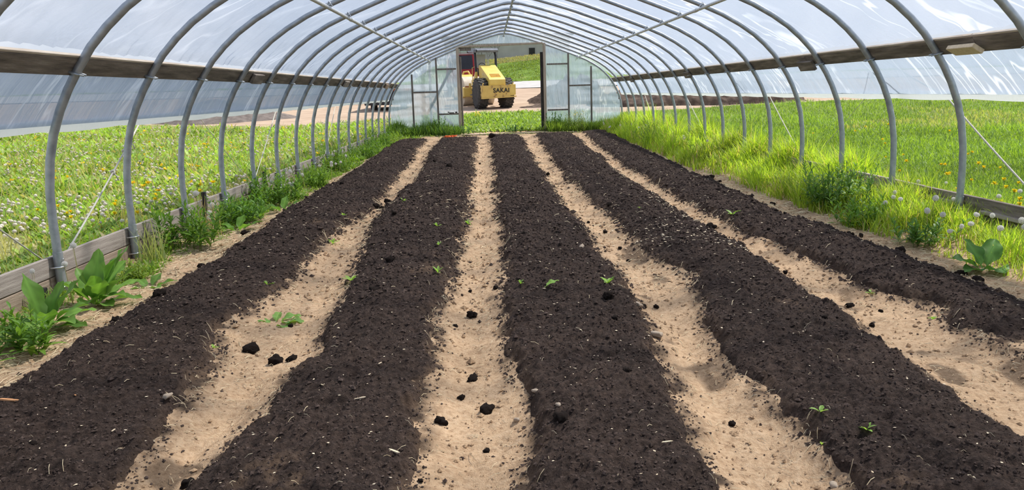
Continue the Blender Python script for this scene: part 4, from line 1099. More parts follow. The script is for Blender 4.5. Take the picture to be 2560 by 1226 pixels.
for i in range(12):
    x, y = random.uniform(3.2, 4.2), random.uniform(20, 24.5)
    place_clock(x, y, gz(x, y), random.uniform(1.1, 1.5), 'dandelion clock in the tall grass by the lawn side corner of the end wall', 'dandelion clocks by the end wall')
# meadow: the 300 that show largest are things, the rest one mass
def meadow_spots(n, seed):
    r = np.random.default_rng(seed)
    y = np.exp(r.uniform(math.log(3.4), math.log(33), n)); x = -3.45 - r.uniform(0, 1, n) * np.maximum(.72 * y - 2.0, .8)
    k = (y < np.interp(x, [-34, -17, -8, -5, -3], [34.5, 33, 28.6, 30.2, 31.5])) & (fbm(x * .8, y * .8, 251, 2) > -.2)
    x, y = x[k], y[k]; o_ = np.argsort(y)
    return x[o_], y[o_]
x, y = meadow_spots(3600, 5)
Vh, Fh = I2
single = NB()
Vp = Vh * .017 * (1 + .22 * RNG.standard_normal((len(Vh), 1))) + np.array([0, 0, .15])
Fp = np.concatenate([Fh, Fh[:, :1]], 1)  # pad to quads is not valid, so the stem is triangles too
Vs = np.array([[-.003, 0, 0], [.003, 0, 0], [0, 0, .14], [0, -.003, 0], [0, .003, 0], [0, 0, .141]]); Fs = np.array([[0, 1, 2], [3, 4, 5]])
Vm = np.concatenate([Vp, Vs]); Fm = np.concatenate([Fh, Fs + len(Vp)])
Cm = np.concatenate([np.broadcast_to([.78, .74, .66], Vp.shape) * (1 + .12 * RNG.standard_normal((len(Vp), 1))), np.broadcast_to([.34, .34, .15], Vs.shape)])
proto = np_mesh('dandelion_clock', Vm, Fm, M['puff'], None, False, np.clip(Cm, .1, .92))
for i in range(200):
    o = proto if i == 0 else proto.copy()
    if i: COL.objects.link(o)
    sc = random.uniform(.75, 1.1) * (1 + y[i] / 40)
    o.location = (x[i], y[i], float(zlawn(x[i], y[i])) + .0); o.scale = (sc, sc, sc); o.rotation_euler = (random.uniform(-.2, .2), random.uniform(-.2, .2), random.uniform(0, 6))
    tag(o, 'white dandelion clock standing in the meadow outside the weathered baseboards', 'dandelion', 'meadow dandelion clocks')
Vl, Fl = I1; VV = []; FF = []; CC = []
xr, yr = x[200:], y[200:]; zr = zlawn(xr, yr)
for i in range(len(xr)):
    sc = .018 * random.uniform(.6, 1.15) * (1 + yr[i] / 34)
    VV.append(Vl * sc * np.array([1, 1, .85]) + np.array([xr[i], yr[i], zr[i] + random.uniform(.10, .22)])); FF.append(Fl + i * len(Vl))
    CC.append(np.broadcast_to(np.array([.76, .71, .62]) * random.uniform(.75, 1.1), Vl.shape))
o = np_mesh('meadow_clocks', np.concatenate(VV), np.concatenate(FF), M['puff'], None, True, np.concatenate(CC)); tag(o, 'countless white dandelion clocks speckling the far meadow', 'dandelion', kind='stuff')
def flower_mesh():
    nb = NB(); m = 22
    nb.add(blades(np.zeros((m, 3)) + np.array([0, 0, .10]), np.arange(m) * 2.4, U(.1, 1.2, m), .022, .009, .2, [.6, 1, .8], greens(m, (.80, .62, .015), (.92, .76, .04), .1)))
    nb.add(blades(np.array([[0, 0, 0.]]), 0, 1.56, .10, .005, 0, [1, 1, 1], np.array([[.3, .36, .12]])))
    return nb
fproto = flower_mesh().build('dandelion_flower', M['petal'])
x, y = meadow_spots(330, 9); n1 = min(110, len(x))
x2, y2 = lawn_xy(90, 5.5, 33); o_ = np.argsort(y2); x2, y2 = x2[o_], y2[o_]
ff = True
for (X_, Y_, lab, grp) in ((x[:n1], y[:n1], 'yellow dandelion flower in the meadow outside the weathered baseboards', 'meadow dandelion flowers'), (x2[:60], y2[:60], 'yellow dandelion flower in the mown lawn', 'lawn dandelion flowers')):
    for a, b in zip(X_, Y_):
        o = fproto if ff else fproto.copy()
        if not ff: COL.objects.link(o)
        ff = False
        sc = random.uniform(.9, 1.3) * (1 + b / 30)
        o.location = (a, b, float(zlawn(a, b)) + .01); o.scale = (sc, sc, sc); o.rotation_euler = (0, 0, random.uniform(0, 6)); tag(o, lab, 'dandelion', grp)
m = len(x) - n1
nb = NB()
for a, b in zip(x[n1:], y[n1:]):
    k = 6; nb.add(blades(np.zeros((k, 3)) + np.array([a, b, float(zlawn(a, b)) + .13]), U(0, 6.3, k), U(.1, 1, k), .04 * (1 + b / 30), .03 * (1 + b / 30), .2, [.6, 1, .8], greens(k, (.75, .52, .01), (.88, .66, .03), .1)))
o = nb.build('meadow_flowers', M['petal']); tag(o, 'scattered yellow dandelion flowers in the far meadow', 'dandelion', kind='stuff')

# ---- crumbs, chips, straw (uncountable litter)
def lumps(name, x, y, r, mat, label, cat, flat=.7, elong=1.0, lift=.3, base=None):
    n = len(x); z = surf_zv(x, y)
    O = np.array([[1, 0, 0], [-1, 0, 0], [0, 1, 0], [0, -1, 0], [0, 0, 1], [0, 0, -1]], float)
    Fo = np.array([[0, 2, 4], [2, 1, 4], [1, 3, 4], [3, 0, 4], [2, 0, 5], [1, 2, 5], [3, 1, 5], [0, 3, 5]])
    P = np.repeat(O[None], n, 0) * (1 + .35 * RNG.standard_normal((n, 6, 1)).clip(-1.6, 1.6))
    P[:, :, 0] *= elong; P[:, :, 2] *= flat
    a = U(0, 6.3, n); ca, sa = np.cos(a)[:, None], np.sin(a)[:, None]
    X = P[:, :, 0] * ca - P[:, :, 1] * sa; Y = P[:, :, 0] * sa + P[:, :, 1] * ca
    P = np.stack([X, Y, P[:, :, 2]], -1) * r[:, None, None] + np.stack([x, y, z + r * lift], -1)[:, None, :]
    F = (Fo[None] + (np.arange(n) * 6)[:, None, None]).reshape(-1, 3)
    o = np_mesh(name, P.reshape(-1, 3), F, mat, None, False)
    return tag(o, label, cat, kind='stuff')
def interior(n, y0=2.2, y1=22.5, p=1.0):
    y = np.exp(U(math.log(y0), math.log(y1), n)); x = U(-2.7, 3.5, n); 
    k = np.abs(x) < .74 * y + .2
    return x[k], y[k]
x, y = interior(110000); d = in_bed(x, y)
k = (d > -.03); x, y = x[k], y[k]
r = np.abs(RNG.standard_normal(len(x))) * .0034 + .0024; r = r * np.clip(y / 4, .8, 2.0)
lumps('compost_crumbs', x, y, r, M['crumb'], 'loose dark crumbs covering the compost beds', 'crumbs', .8, 1.25)
x, y = interior(60000); d = in_bed(x, y)
k = (d < .0) & (d > -.28) & (U(0, 1, len(x)) < .6 * np.exp(d / .06) * (.5 + 1.2 * np.maximum(0, fbm(x * 3, y * 3, 261, 2) + .2))); x, y = x[k], y[k]
r = (np.abs(RNG.standard_normal(len(x))) * .0042 + .002) * np.clip(y / 4, .8, 1.8)
lumps('spilled_crumbs', x, y, r, M['crumb'], 'dark compost crumbs spilled onto the tan paths', 'crumbs', .8, 1.2)
x, y = interior(16000); d = in_bed(x, y); k = d < -.02; x, y = x[k], y[k]
r = (np.abs(RNG.standard_normal(len(x))) * .005 + .003) * np.clip(y / 4, .8, 1.6)
lumps('soil_crumbs', x, y, r, M['tan'], 'tan soil crumbs in the paths', 'crumbs', .8, 1.2)
x, y = interior(2600); d = in_bed(x, y); k = d > 0; x, y = x[k], y[k]
lumps('wood_flecks', x, y, U(.0022, .0055, len(x)) * np.clip(y / 4, .8, 1.6), M['chip'], 'pale wood flecks sprinkled over the compost beds', 'flecks', .45, 1.9, .5)
n = 350; y = U(6, 9.5, n); x = 1.95 + .09 * RNG.standard_normal(n) + .02 * (y - 7); x2 = 1.55 + .22 * RNG.standard_normal(160); y2 = U(6.2, 7.6, 160)
lumps('wood_shavings', np.concatenate([x, x2]), np.concatenate([y, y2]), U(.004, .010, n + 160), M['chip'], 'pale shavings spilled along the edge of the fourth bed', 'shavings', .35, 2.0, .5)
def straws(name, x, y, L, wd, label):
    n = len(x); z = surf_zv(x, y)
    a = U(0, 2 * PI, n)
    xe, ye = x + L * np.cos(a), y + L * np.sin(a); ze = surf_zv(xe, ye)
    z = z + .004; ze = ze + U(.002, .016, n)
    s_ = np.stack([-np.sin(a), np.cos(a), np.zeros(n)], -1) * wd[:, None] / 2
    p0 = np.stack([x, y, z], -1); p1 = np.stack([xe, ye, ze], -1); pm = (p0 + p1) / 2 + np.array([0, 0, .006]) + s_ * U(-2, 2, (n, 1)); up = np.array([0, 0, 1.]) * wd[:, None] * .7
    V = np.stack([p0 - s_, p0 + up, p0 + s_, pm - s_, pm + up, pm + s_, p1 - s_, p1 + up, p1 + s_], 1)
    I = np.arange(n * 9).reshape(n, 9)
    F = np.concatenate([I[:, [0, 1, 4, 3]], I[:, [1, 2, 5, 4]], I[:, [3, 4, 7, 6]], I[:, [4, 5, 8, 7]]])
    o = np_mesh(name, V.reshape(-1, 3), F, M['straw'], None, False)
    return tag(o, label, 'straw', kind='stuff')
x, y = interior(22000); d = in_bed(x, y); k = (d < .05) & (U(0, 1, len(x)) < .5 + fbm(x * 1.5, y * 1.5, 263, 2)) | (U(0, 1, len(x)) < .035); x, y = x[k], y[k]
straws('path_straw', x, y, U(.015, .06, len(x)) * np.clip(y / 6, .8, 1.5), U(.0014, .0032, len(x)) * np.clip(y / 4, .8, 2.2), 'thin dry straw and roots littering the paths')
n = 4200; y = np.exp(U(math.log(3.4), math.log(20), n)); x = U(-3.2, -2.4, n); k = in_bed(x, y) < 0; x, y = x[k], y[k]
straws('edge_straw', x, y, U(.02, .11, len(x)), U(.0018, .004, len(x)) * np.clip(y / 5, .8, 2), 'dry straw on the strip between the dock plants and the first bed')
n = 2600; y = np.exp(U(math.log(4), math.log(20), n)); x = U(3.15, 3.9, n); k = in_bed(x, y) < 0; x, y = x[k], y[k]
straws('lawn_side_straw', x, y, U(.02, .09, len(x)), U(.0018, .004, len(x)) * np.clip(y / 5, .8, 2), 'dry straw on the strip between the narrow bed and the tall grass')

# ---- clods and stones
def clod_mesh(seed, mat, rough=.55, flat=.8, sub=3, name='clod'):
    V, F = ico(sub); r = np.random.default_rng(seed); o_ = r.uniform(-50, 50, 3)
    n1 = fbm(V[:, 0] * 1.5 + o_[0] + V[:, 2] * .9, V[:, 1] * 1.5 + o_[1] - V[:, 2] * 1.1, seed, 2); n2 = fbm(V[:, 0] * 4 + o_[2] + V[:, 2] * 3, V[:, 1] * 4 + V[:, 2] * 2, seed + 5, 3)
    P = V * (1 + rough * 1.6 * n1 + rough * .7 * n2)[:, None] * np.array([1, r.uniform(.75, 1.1), flat])
    me = np_mesh(name, P, F, mat, None, True); return me
CV = [clod_mesh(300 + i, M['clod']) for i in range(6)]
SV = [clod_mesh(400 + i, M['stone'], .55, .6, 2, 'stone') for i in range(3)]
used = {}
def put(src, name, x, y, d, label, cat, group=None, sink=.38):
    if id(src) not in used: o = src; used[id(src)] = 1
    else: o = src.copy(); COL.objects.link(o)
    o.name = name; r = d / 2
    o.scale = (r, r, r); o.rotation_euler = (random.uniform(-.3, .3), random.uniform(-.3, .3), random.uniform(0, 6))
    o.location = (x, y, surf_z(x, y) + r * (.8 - sink)); return tag(o, label, cat, group)
CL = [(-1.41, 4.19, .075, 'large dark clod in the first path in front of the wilting weed'), (-1.21, 4.01, .075, 'flat dark clod at the foot of the second bed beside the large clod'), (-1.12, 4.0, .055, 'dark clod leaning on the flat clod at the foot of the second bed'),
      (-.16, 4.71, .068, 'largest dark clod in the second path'), (-.26, 4.48, .035, 'small round clod in the second path just below the largest one'), (-.18, 5.25, .032, 'small dark clod alone in the second path, above the largest one'),
      (-.13, 3.62, .05, 'round dark clod in the narrow part of the second path'), (-.06, 3.24, .055, 'dark clod heaped at the edge of the middle bed'), (-.18, 3.40, .034, 'small clod next to the heaped one in the second path'), (-.06, 2.87, .03, 'small dark clod near the lower end of the second path'), (-.25, 3.09, .05, 'clod spilling from the second bed into its path'),
      (.97, 2.98, .034, 'single round clod in the lower third path'), (.94, 4.70, .036, 'dark clod touching the grey stone in the third path'), (1.03, 4.76, .034, 'dark clod right of the grey stone in the third path'), (1.1, 6.16, .036, 'small clod in the upper third path'),
      (-1.28, 9.29, .085, 'round dark clod in the pair crossing the first path, nearer the second bed'), (-1.42, 9.27, .085, 'round dark clod in the pair crossing the first path, nearer the first bed'), (-1.35, 9.33, .05, 'little clod between the pair crossing the first path'),
      (2.24, 4.64, .05, 'dark clod in the hollow of the fourth path'), (2.19, 4.25, .03, 'small clod alone in the fourth path below the hollow'),
      (-.81, 5.82, .062, 'dark pointed clod on the second bed, the farther of two'), (-.82, 5.01, .068, 'dark pointed clod on the second bed, the nearer of two'), (-1.13, 2.58, .045, 'black clod at the near corner of the second bed'), (.69, 4.57, .07, 'dark clod on the middle bed near the third path'),
      (.24, 2.86, .065, 'big crumbling clod on the near middle bed'), (1.98, 6.85, .08, 'round clod on the far edge of the fourth bed by the fourth path'), (-2.30, 5.16, .085, 'dark clod on the outer rim of the first bed'), (-2.36, 4.66, .085, 'dark clod beside the dock leaves on the rim of the first bed'),
      (-.74, 13.25, .10, 'dark clod on the far second bed'), (.91, 12.39, .075, 'dark clod in the far third path'), (-1.06, 14.72, .09, 'dark clod on the farthest part of the second bed'), (.27, 6.77, .052, 'small clod on the middle bed, farther back'),
      (2.08, 6.23, .045, 'small clod in the fourth path, upper of two'), (2.02, 5.76, .036, 'small clod in the fourth path, lower of two'), (3.34, 6.1, .07, 'dark clod on the rim of the narrow bed by the tall grass'), (-2.44, 6.3, .07, 'dark clod on the rim of the first bed by the pale grass tuft'),
      (3.40, 5.37, .065, 'dark clod beside the narrow bed, farther of two near the burdock'), (3.37, 5.12, .068, 'dark clod beside the narrow bed, nearer of two near the burdock'), (3.33, 4.55, .042, 'dark clod beside the narrow bed at the picture edge'), (3.30, 8.9, .075, 'dark clod beside the narrow bed below the bushy dark weed'),
      (3.35, 11.6, .09, 'dark clod beside the middle of the narrow bed'), (1.33, 8.63, .07, 'dark clod at the narrow neck of the fourth bed'), (.08, 21.9, .17, 'dark clod at the far end of the middle bed'), (-2.6, 8.0, .08, 'dark clod on the rim of the first bed by the broad-leaved dock')]
for i, (x, y, d, lab) in enumerate(CL): put(CV[i % 6], 'clod', x, y, d, lab, 'clod', 'compost clods')
n = 0
while n < 42:
    y_ = math.exp(random.uniform(math.log(2.5), math.log(16))); x_ = random.uniform(-2.4, 3.4)
    dd = float(in_bed(np.array([x_]), np.array([y_]))[0])
    if abs(x_) > .68 * y_: continue
    onbed = dd > .02
    if onbed and random.random() < .45: continue
    put(random.choice(CV), 'clod', x_, y_, random.uniform(.014, .032) * (1 + y_ / 14), 'small dark clod half sunk into a compost bed' if onbed else 'small dark clod lying on a tan path', 'clod', 'small clods on the beds' if onbed else 'small clods on the paths', .35 if onbed else .2); n += 1
for i, (x, y, d, lab) in enumerate([(-1.47, 3.25, .042, 'flat tan stone on the first bed near the first path'), (.87, 4.02, .062, 'pale angular stone at the edge of the middle bed'), (.16, 3.24, .028, 'small pale stone on the middle bed'), (.07, 3.08, .034, 'pale stone at the edge of the middle bed and second path'),
                                    (.885, 4.60, .045, 'grey slab of stone in the third path'), (.24, 2.95, .024, 'tiny pale stone by the big crumbling clod'), (.72, 6.18, .055, 'pale stone on the middle bed by the upper third path'), (1.15, 2.42, .03, 'pale stone at the near end of the fourth bed')]):
    put(SV[i % 3], 'stone', x, y, d, lab, 'stone', 'stones on the beds')
CH = [(-2.14, 3.22, .085, 'chip_orange', 'long orange bark chip on the first bed at the picture edge'), (-2.15, 3.33, .035, 'chip', 'pale wood chip above the orange bark chip'), (-1.87, 3.25, .028, 'chip_orange', 'small orange chip on the first bed'), (-1.54, 2.9, .022, 'chip', 'yellow chip on the near first bed, upper of two'), (-1.64, 2.74, .026, 'chip', 'yellow chip on the near first bed, lower of two'),
      (-.8, 3.3, .05, 'straw', 'long straw piece on the second bed'), (-.6, 3.13, .05, 'chip', 'forked pale chip on the second bed'), (-.57, 3.54, .028, 'chip', 'yellow leaf-like chip on the second bed'), (-.6, 3.39, .024, 'chip', 'small chip below the yellow leaf-like one'), (.61, 2.61, .06, 'straw', 'curved straw on the middle bed'), (-2.01, 4.2, .06, 'straw', 'pale twig on the first bed'), (-.4, 2.67, .05, 'chip', 'pale bark piece on the near second bed'), (.85, 3.55, .05, 'straw', 'straw at the edge of the third path'), (.98, 5.86, .10, 'stone', 'pale stick at the edge of the fourth bed'), (1.12, 5.19, .05, 'chip', 'brown chip in the third path')]
for i, (x, y, L, mt, lab) in enumerate(CH):
    mb = MB(); ww = L * (.22 if mt.startswith('chip') else .09)
    mb.prism([(-L / 2, -ww * .3), (-L * .2, -ww / 2), (L * .3, -ww * .45), (L / 2, 0), (L * .25, ww / 2), (-L * .35, ww * .4)], 'z', 0, max(.003, ww * .35))
    o = mb.build('wood_chip' if mt != 'straw' else 'straw_piece', M[mt]); o.location = (x, y, surf_z(x, y) + .004); o.rotation_euler = (random.uniform(-.2, .2), random.uniform(-.2, .2), random.uniform(0, 3)); tag(o, lab, 'wood chip' if mt != 'straw' else 'straw', 'chips on the beds')
# orange twine heap in front of the end wall
root = empty('twine_tangle', (-1.2, 22.7, gz(-1.2, 22.7) + .02))
for j in range(4):
    rr = random.Random(j); P = []; root.scale = (.5, .6, .6)
    for t in np.linspace(0, 1, 60):
        a = t * 13 + j; P.append((-.32 + .7 * ((t * 1.3 + j * .2) % 1) + .10 * math.cos(a), (.16 * math.sin(a), .05 + .02 * j + .05 * math.sin(a * 1.7 + j))[0], .06 + .02 * j + .05 * math.sin(a * 1.7 + j)))
    P = [Vector(p) for p in P]; P = [p for p in P]
    MB().tube([p for k_, p in enumerate(P)], .017, 6).build('strand', M['twine'], root, True)
tag(root, 'orange twine heap on the soil in front of the end wall', 'twine')


# ------------------------------------------------------------------ road roller
def cyl_x(mb, c, r, w, n=32):
    return mb.tube([(c[0] - w / 2, c[1], c[2]), (c[0] + w / 2, c[1], c[2])], r, n)
def lathe_x(mb, c, prof, n=40):
    """prof: list of (x, r) around the x axis through c"""
    V = []; m = len(prof)
    for (px, pr) in prof:
        for j in range(n):
            a = 2 * PI * j / n; V.append((c[0] + px, c[1] + pr * math.cos(a), c[2] + pr * math.sin(a)))
    F = []
    for i in range(m - 1):
        for j in range(n): F.append((i * n + j, i * n + (j + 1) % n, (i + 1) * n + (j + 1) % n, (i + 1) * n + j))
    if prof[0][1] > 1e-4: F.append(tuple(range(n)))
    if prof[-1][1] > 1e-4: F.append(tuple(range((m - 1) * n, m * n))[::-1])
    return mb.add(V, F)
RX, RY = .20, 37.3
rz0 = float(zo(RX, RY)) + .01
roller = empty('road_roller', (RX, RY, rz0), math.radians(17))
roller.rotation_euler = (math.radians(1.2), 0, math.radians(17)); roller.scale = (.93, .95, .97)
tag(roller, 'yellow road roller parked on the dirt beyond the doorway, rear end towards the camera', 'road roller')
Y_ = M['paint_yellow']
# local frame: +y is forward, origin under the rear axle
# ballast plate at the rear with bent end
bp_ = MB(); bp_.prism([(-.86, .50), (.60, .50), (.60, .55), (.62, 1.08), (-.86, 1.08), (-.88, .60)], 'y', -.95, -.62)
plate = bp_.build('rear_ballast', M['paint_rust'], roller)
MB().prism([(.60, .58), (.90, .62), (.90, 1.12), (.62, 1.10)], 'y', -.93, -.60).build('ballast_end', Y_, roller)
MB().prism([(-.86, .46), (.92, .52), (.92, .58), (-.86, .50)], 'y', -.98, -.55).build('bumper_lip', M['paint_rust'], roller)
for sx in (-.80, .78): MB().tube([(sx, -.86, 1.06), (sx, -.86, 1.17), (sx + .05, -.86, 1.2)], .025, 8).build('lifting_eye', M['paint_rust'], roller)
# lettering
cu = bpy.data.curves.new('lettering', 'FONT'); cu.body = 'SAKAI'; cu.size = .30; cu.extrude = .008; cu.offset = .008; cu.align_x = 'CENTER'; cu.align_y = 'CENTER'; cu.space_character = 1.08
to = bpy.data.objects.new('tmp', cu); COL.objects.link(to)
dg = bpy.context.evaluated_depsgraph_get(); me = bpy.data.meshes.new_from_object(to.evaluated_get(dg)); bpy.data.objects.remove(to)
me.materials.clear(); me.materials.append(M['letter'])
lt = bpy.data.objects.new('lettering', me); COL.objects.link(lt); lt.parent = plate
lt.location = (.13, -.958, .84); lt.rotation_euler = (PI / 2, 0, 0); lt.scale = (1.0, .95, 1)
# engine hood: steep sloping top
hood = MB().prism([(-.78, 1.06), (-.78, 1.36), (-.70, 1.42), (.80, 2.06), (1.02, 2.06), (1.02, 1.0), (-.70, 1.0)], 'x', -.42, .42).build('hood', Y_, roller)
gr = MB(); a_ = math.atan2(.64, 1.5); rt_ = Matrix.Rotation(a_, 3, 'X')
gr.box((0, -.40, 1.553), (.50, .36, .02), rt_)
gr.build('grille', M['grille'], hood)
sv = MB()
for k in range(4): sv.box((0, -.52 + .08 * k, 1.515 + .034 * k), (.48, .012, .03), rt_)
sv.build('grille_bar', M['paint_rust'], hood)
MB().box((-.425, -.45, 1.18), (.02, .16, .22)).build('side_vent', M['black'], hood)
MB().box((-.425, .25, 1.62), (.02, .22, .05), Matrix.Rotation(a_, 3, 'X')).build('side_handle', M['chip'], hood)
MB().box((0, -.785, 1.21), (.76, .02, .22)).build('hood_panel', Y_, hood)
# rear frame and deck
MB().box((0, .1, .78), (.70, 1.7, .44), None, .04).build('rear_frame', M['paint_rust'], roller)
MB().box((0, 1.35, 1.06), (1.25, .80, .12), None, .02).build('platform', Y_, roller)
MB().prism([(.95, 1.1), (1.75, 1.1), (1.75, 1.34), (1.4, 1.42), (1.02, 1.75)], 'x', -.62, -.50).build('side_panel', Y_, roller)
MB().prism([(.95, 1.1), (1.75, 1.1), (1.75, 1.34), (1.4, 1.42), (1.02, 1.75)], 'x', .50, .62).build('side_panel', Y_, roller)
MB().box((0, 1.2, 1.35), (.5, .45, .30), None, .05).build('seat', M['black'], roller)
cons = MB().box((-.05, 1.78, 1.75), (.45, .16, .34), Matrix.Rotation(.3, 3, 'X'), .03).box((-.05, 1.8, 1.4), (.12, .12, .7)).build('console', M['black'], roller)
MB().tube([(-.05 + .19 * math.cos(t), 1.62 + .05 * math.sin(t), 2.0 + .18 * math.sin(t)) for t in np.linspace(0, 2 * PI, 20, endpoint=False)], .016, 6, closed=True).build('steering_wheel', M['black'], cons)
MB().box((-.33, 1.82, 1.98), (.16, .05, .10), None, .02).build('gauge', M['bumper'], cons)
MB().tube([(-.55, 1.75, 1.1), (-.55, 1.78, 1.95), (-.30, 1.85, 2.05)], .02, 8).build('hand_rail', Y_, roller)
# roll-over frame and canopy
rp = MB()
for sx in (-1, 1):
    rp.tube([(sx * .55, 1.05, 1.05), (sx * .55, 1.10, 1.95), (sx * .56, 1.16, 2.52), (sx * .55, 1.24, 2.68), (sx * .48, 1.30, 2.76)], .062, 10)
rops = rp.build('roll_bar', M['black'], roller, 'auto')
cp = MB()
cp.prism([(.85, 2.68), (.82, 2.78), (.95, 2.88), (2.3, 2.92), (2.42, 2.87), (2.42, 2.76), (2.2, 2.72)], 'x', -.60, .60)
cp.build('canopy', M['canopy'], roller)
MB().box((-.585, 1.0, 2.76), (.06, .5, .13), None, .02).build('canopy_edge', M['black'], rops)
MB().box((.0, .90, 2.72), (1.22, .05, .07), None, .015).build('canopy_lip', M['canopy'], rops)
MB().box((-.02, 2.02, 2.28), (.56, .02, .66)).build('rear_screen', M['screen'], roller)
for sx in (.36, .44): MB().tube([(sx, 2.02, 1.5), (sx, 2.02, 2.6)], .018, 8).build('screen_post', M['bumper'], roller)
# wheels
def wheel(sx):
    t = MB(); R_ = .715; w = .26
    lathe_x(t, (sx * .68, 0, .70), [(-w, .38), (-w, .48), (-w * 1.02, .58), (-w * .9, .67), (-w * .55, R_), (w * .55, R_), (w * .9, .67), (w * 1.02, .58), (w, .48), (w, .38)], 44)
    o = t.build('tire', M['tire'], roller, True)
    tr = MB()
    for k in range(22):
        a = 2 * PI * k / 22
        for h in (-1, 1):
            aa = a + (PI / 22 if h > 0 else 0)
            c = (sx * .68 + h * w * .46, .718 * math.cos(aa), .70 + .718 * math.sin(aa))
            rot = Matrix.Rotation(aa, 3, 'X') @ Matrix.Rotation(h * .5, 3, 'Y').to_4x4().to_3x3() if False else Matrix.Rotation(aa, 3, 'X')
            tr.box(c, (w * .98, .05, .085), rot @ Matrix.Rotation(h * .55, 3, 'Y'))
    tr.build('tread', M['tire'], o)
    rm = MB(); lathe_x(rm, (sx * .68, 0, .70), [(sx * .19, .40), (sx * .20, .34), (sx * .10, .30), (sx * .10, .12), (sx * .18, .10), (sx * .18, 0.001)], 28)
    rm.build('rim', M['black'], o, True)
    for k in range(8):
        a = 2 * PI * k / 8; cyl_x(MB(), (sx * .68 + sx * .12, .2 * math.cos(a), .70 + .2 * math.sin(a)), .018, .05, 8).build('wheel_nut', M['bumper'], o)
wheel(-1); wheel(1)
# drum end: frame and drum ahead, articulated
dm = MB(); lathe_x(dm, (0, 3.05, .76), [(-.86, .05), (-.86, .70), (-.84, .76), (.84, .76), (.86, .70), (.86, .05)], 64)
drum = dm.build('drum', M['drum'], roller, 'auto')
fr = MB()
for sx in (-1, 1):
    fr.prism([(2.1, .62), (2.3, .46), (3.9, .46), (4.05, .58), (4.05, .90), (3.9, 1.0), (2.2, 1.0), (2.1, .92)], 'x', sx * .93 - .05, sx * .93 + .05)
fr.box((0, 2.12, .74), (1.95, .14, .46), None, .02); fr.box((0, 4.02, .74), (1.95, .14, .42), None, .02)
frame = fr.build('drum_frame', Y_, roller)
MB().box((0, 2.2, 1.02), (1.7, .05, .07)).build('scraper', M['rust'], frame)
MB().box((-.62, 2.08, 1.05), (.10, .08, .28)).build('scraper_arm', Y_, frame)
MB().box((0, 1.85, .78), (.45, .6, .4), None, .04).build('hitch', M['paint_rust'], roller)
MB().tube([(-.2, 1.5, .9), (-.28, 1.9, 1.15), (-.25, 2.2, .98)], .03, 8).build('hydraulic_hose', M['black'], roller)
for sx in (-.70, .74): MB().box((sx, 1.2, .62), (.2, .5, .06)).build('step', M['black'], roller)

# ------------------------------------------------------------------ red pickup behind the roller
vx, vy = -1.55, 47.6; vz = float(zo(vx, vy)) + .01
van = empty('pickup_truck', (vx, vy, vz)); tag(van, 'dark red truck with black rear window parked behind the road roller', 'truck')
body = MB(); body.prism([(-.98, .62), (.98, .62), (1.0, 1.25), (.94, 1.55), (.86, 2.42), (.78, 2.50), (-.78, 2.50), (-.86, 2.42), (-.94, 1.55), (-1.0, 1.25)], 'y', 0, 4.6)
bo = body.build('body', M['red'], van)
MB().prism([(-.80, 1.55), (.66, 1.55), (.62, 2.36), (-.74, 2.36)], 'y', -.03, .02).build('rear_window', M['glassdark'], bo)
MB().box((0, -.03, 1.12), (1.5, .04, .62), None, .02).build('tailgate', M['red'], bo)
MB().box((0, -.03, 2.45), (1.7, .05, .05)).build('roof_trim', M['bumper'], bo)
for sx in (-.9, .9):
    MB().box((sx, -.02, 1.6), (.12, .06, .5), None, .02).build('tail_light', M['red'], bo)
for k in range(2): MB().box((.2 + .35 * k, -.055, .93), (.14, .012, .05)).build('badge', M['bumper'], bo)
MB().box((0, -.10, .62), (2.0, .20, .22), None, .04).build('bumper', M['bumper'], van)
MB().box((0, 1.2, .48), (1.5, 3.0, .22)).build('underbody', M['black'], van)
for sx in (-.85, .85):
    for yy in (.9, 3.8):
        t = MB(); lathe_x(t, (sx, yy, .38), [(-.13, .2), (-.13, .34), (-.09, .38), (.09, .38), (.13, .34), (.13, .2)], 28); t.build('wheel', M['tire'], van, True)
# yellow attachment lying behind the roller
yx, yy = -1.25, 44.5; yz = float(zo(yx, yy))
at_ = empty('machine_attachment', (yx, yy, yz)); tag(at_, 'small yellow machine attachment in front of the dark red truck', 'attachment')
MB().prism([(-.1, 1.0), (.25, 1.05), (.30, 1.2), (-.05, 1.35), (-.35, 1.2), (-.4, 1.02)], 'x', -.34, .34).build('bucket', Y_, at_)
MB().tube([(-.25, 0, 1.2), (-.12, .05, 1.50), (.12, .05, 1.52), (.3, 0, 1.2)], .05, 8).build('yoke', Y_, at_, True)
MB().box((0, .1, .95), (.9, .3, .12), None, .02).build('mount', M['chip'], at_)
MB().box((0, .15, .45), (1.5, .5, .9), None, .03).build('stand', M['black'], at_)
# black trailer left beyond the meadow
tx, ty = -5.1, 37.4; tz = float(zo(tx, ty))
tr_ = empty('dump_trailer', (tx, ty, tz), -.12); tag(tr_, 'black trailer with rusty rim standing on the dirt yard behind the last hoops', 'trailer')
tb = MB().prism([(-.85, .28), (.85, .28), (1.0, .92), (-1.0, .92)], 'y', 0, 2.6).build('bin', M['black'], tr_)
MB().box((0, 0, .98), (2.05, .10, .12), None, .02).build('rim', M['rust'], tb)
MB().box((1.0, 1.3, .98), (.10, 2.6, .12), None, .02).build('side_rim', M['rust'], tb)
for sx in (-.75, .75):
    t = MB(); lathe_x(t, (sx, 1.3, .24), [(-.11, .14), (-.11, .24), (.11, .24), (.11, .14)], 24); t.build('wheel', M['tire'], tr_, True)

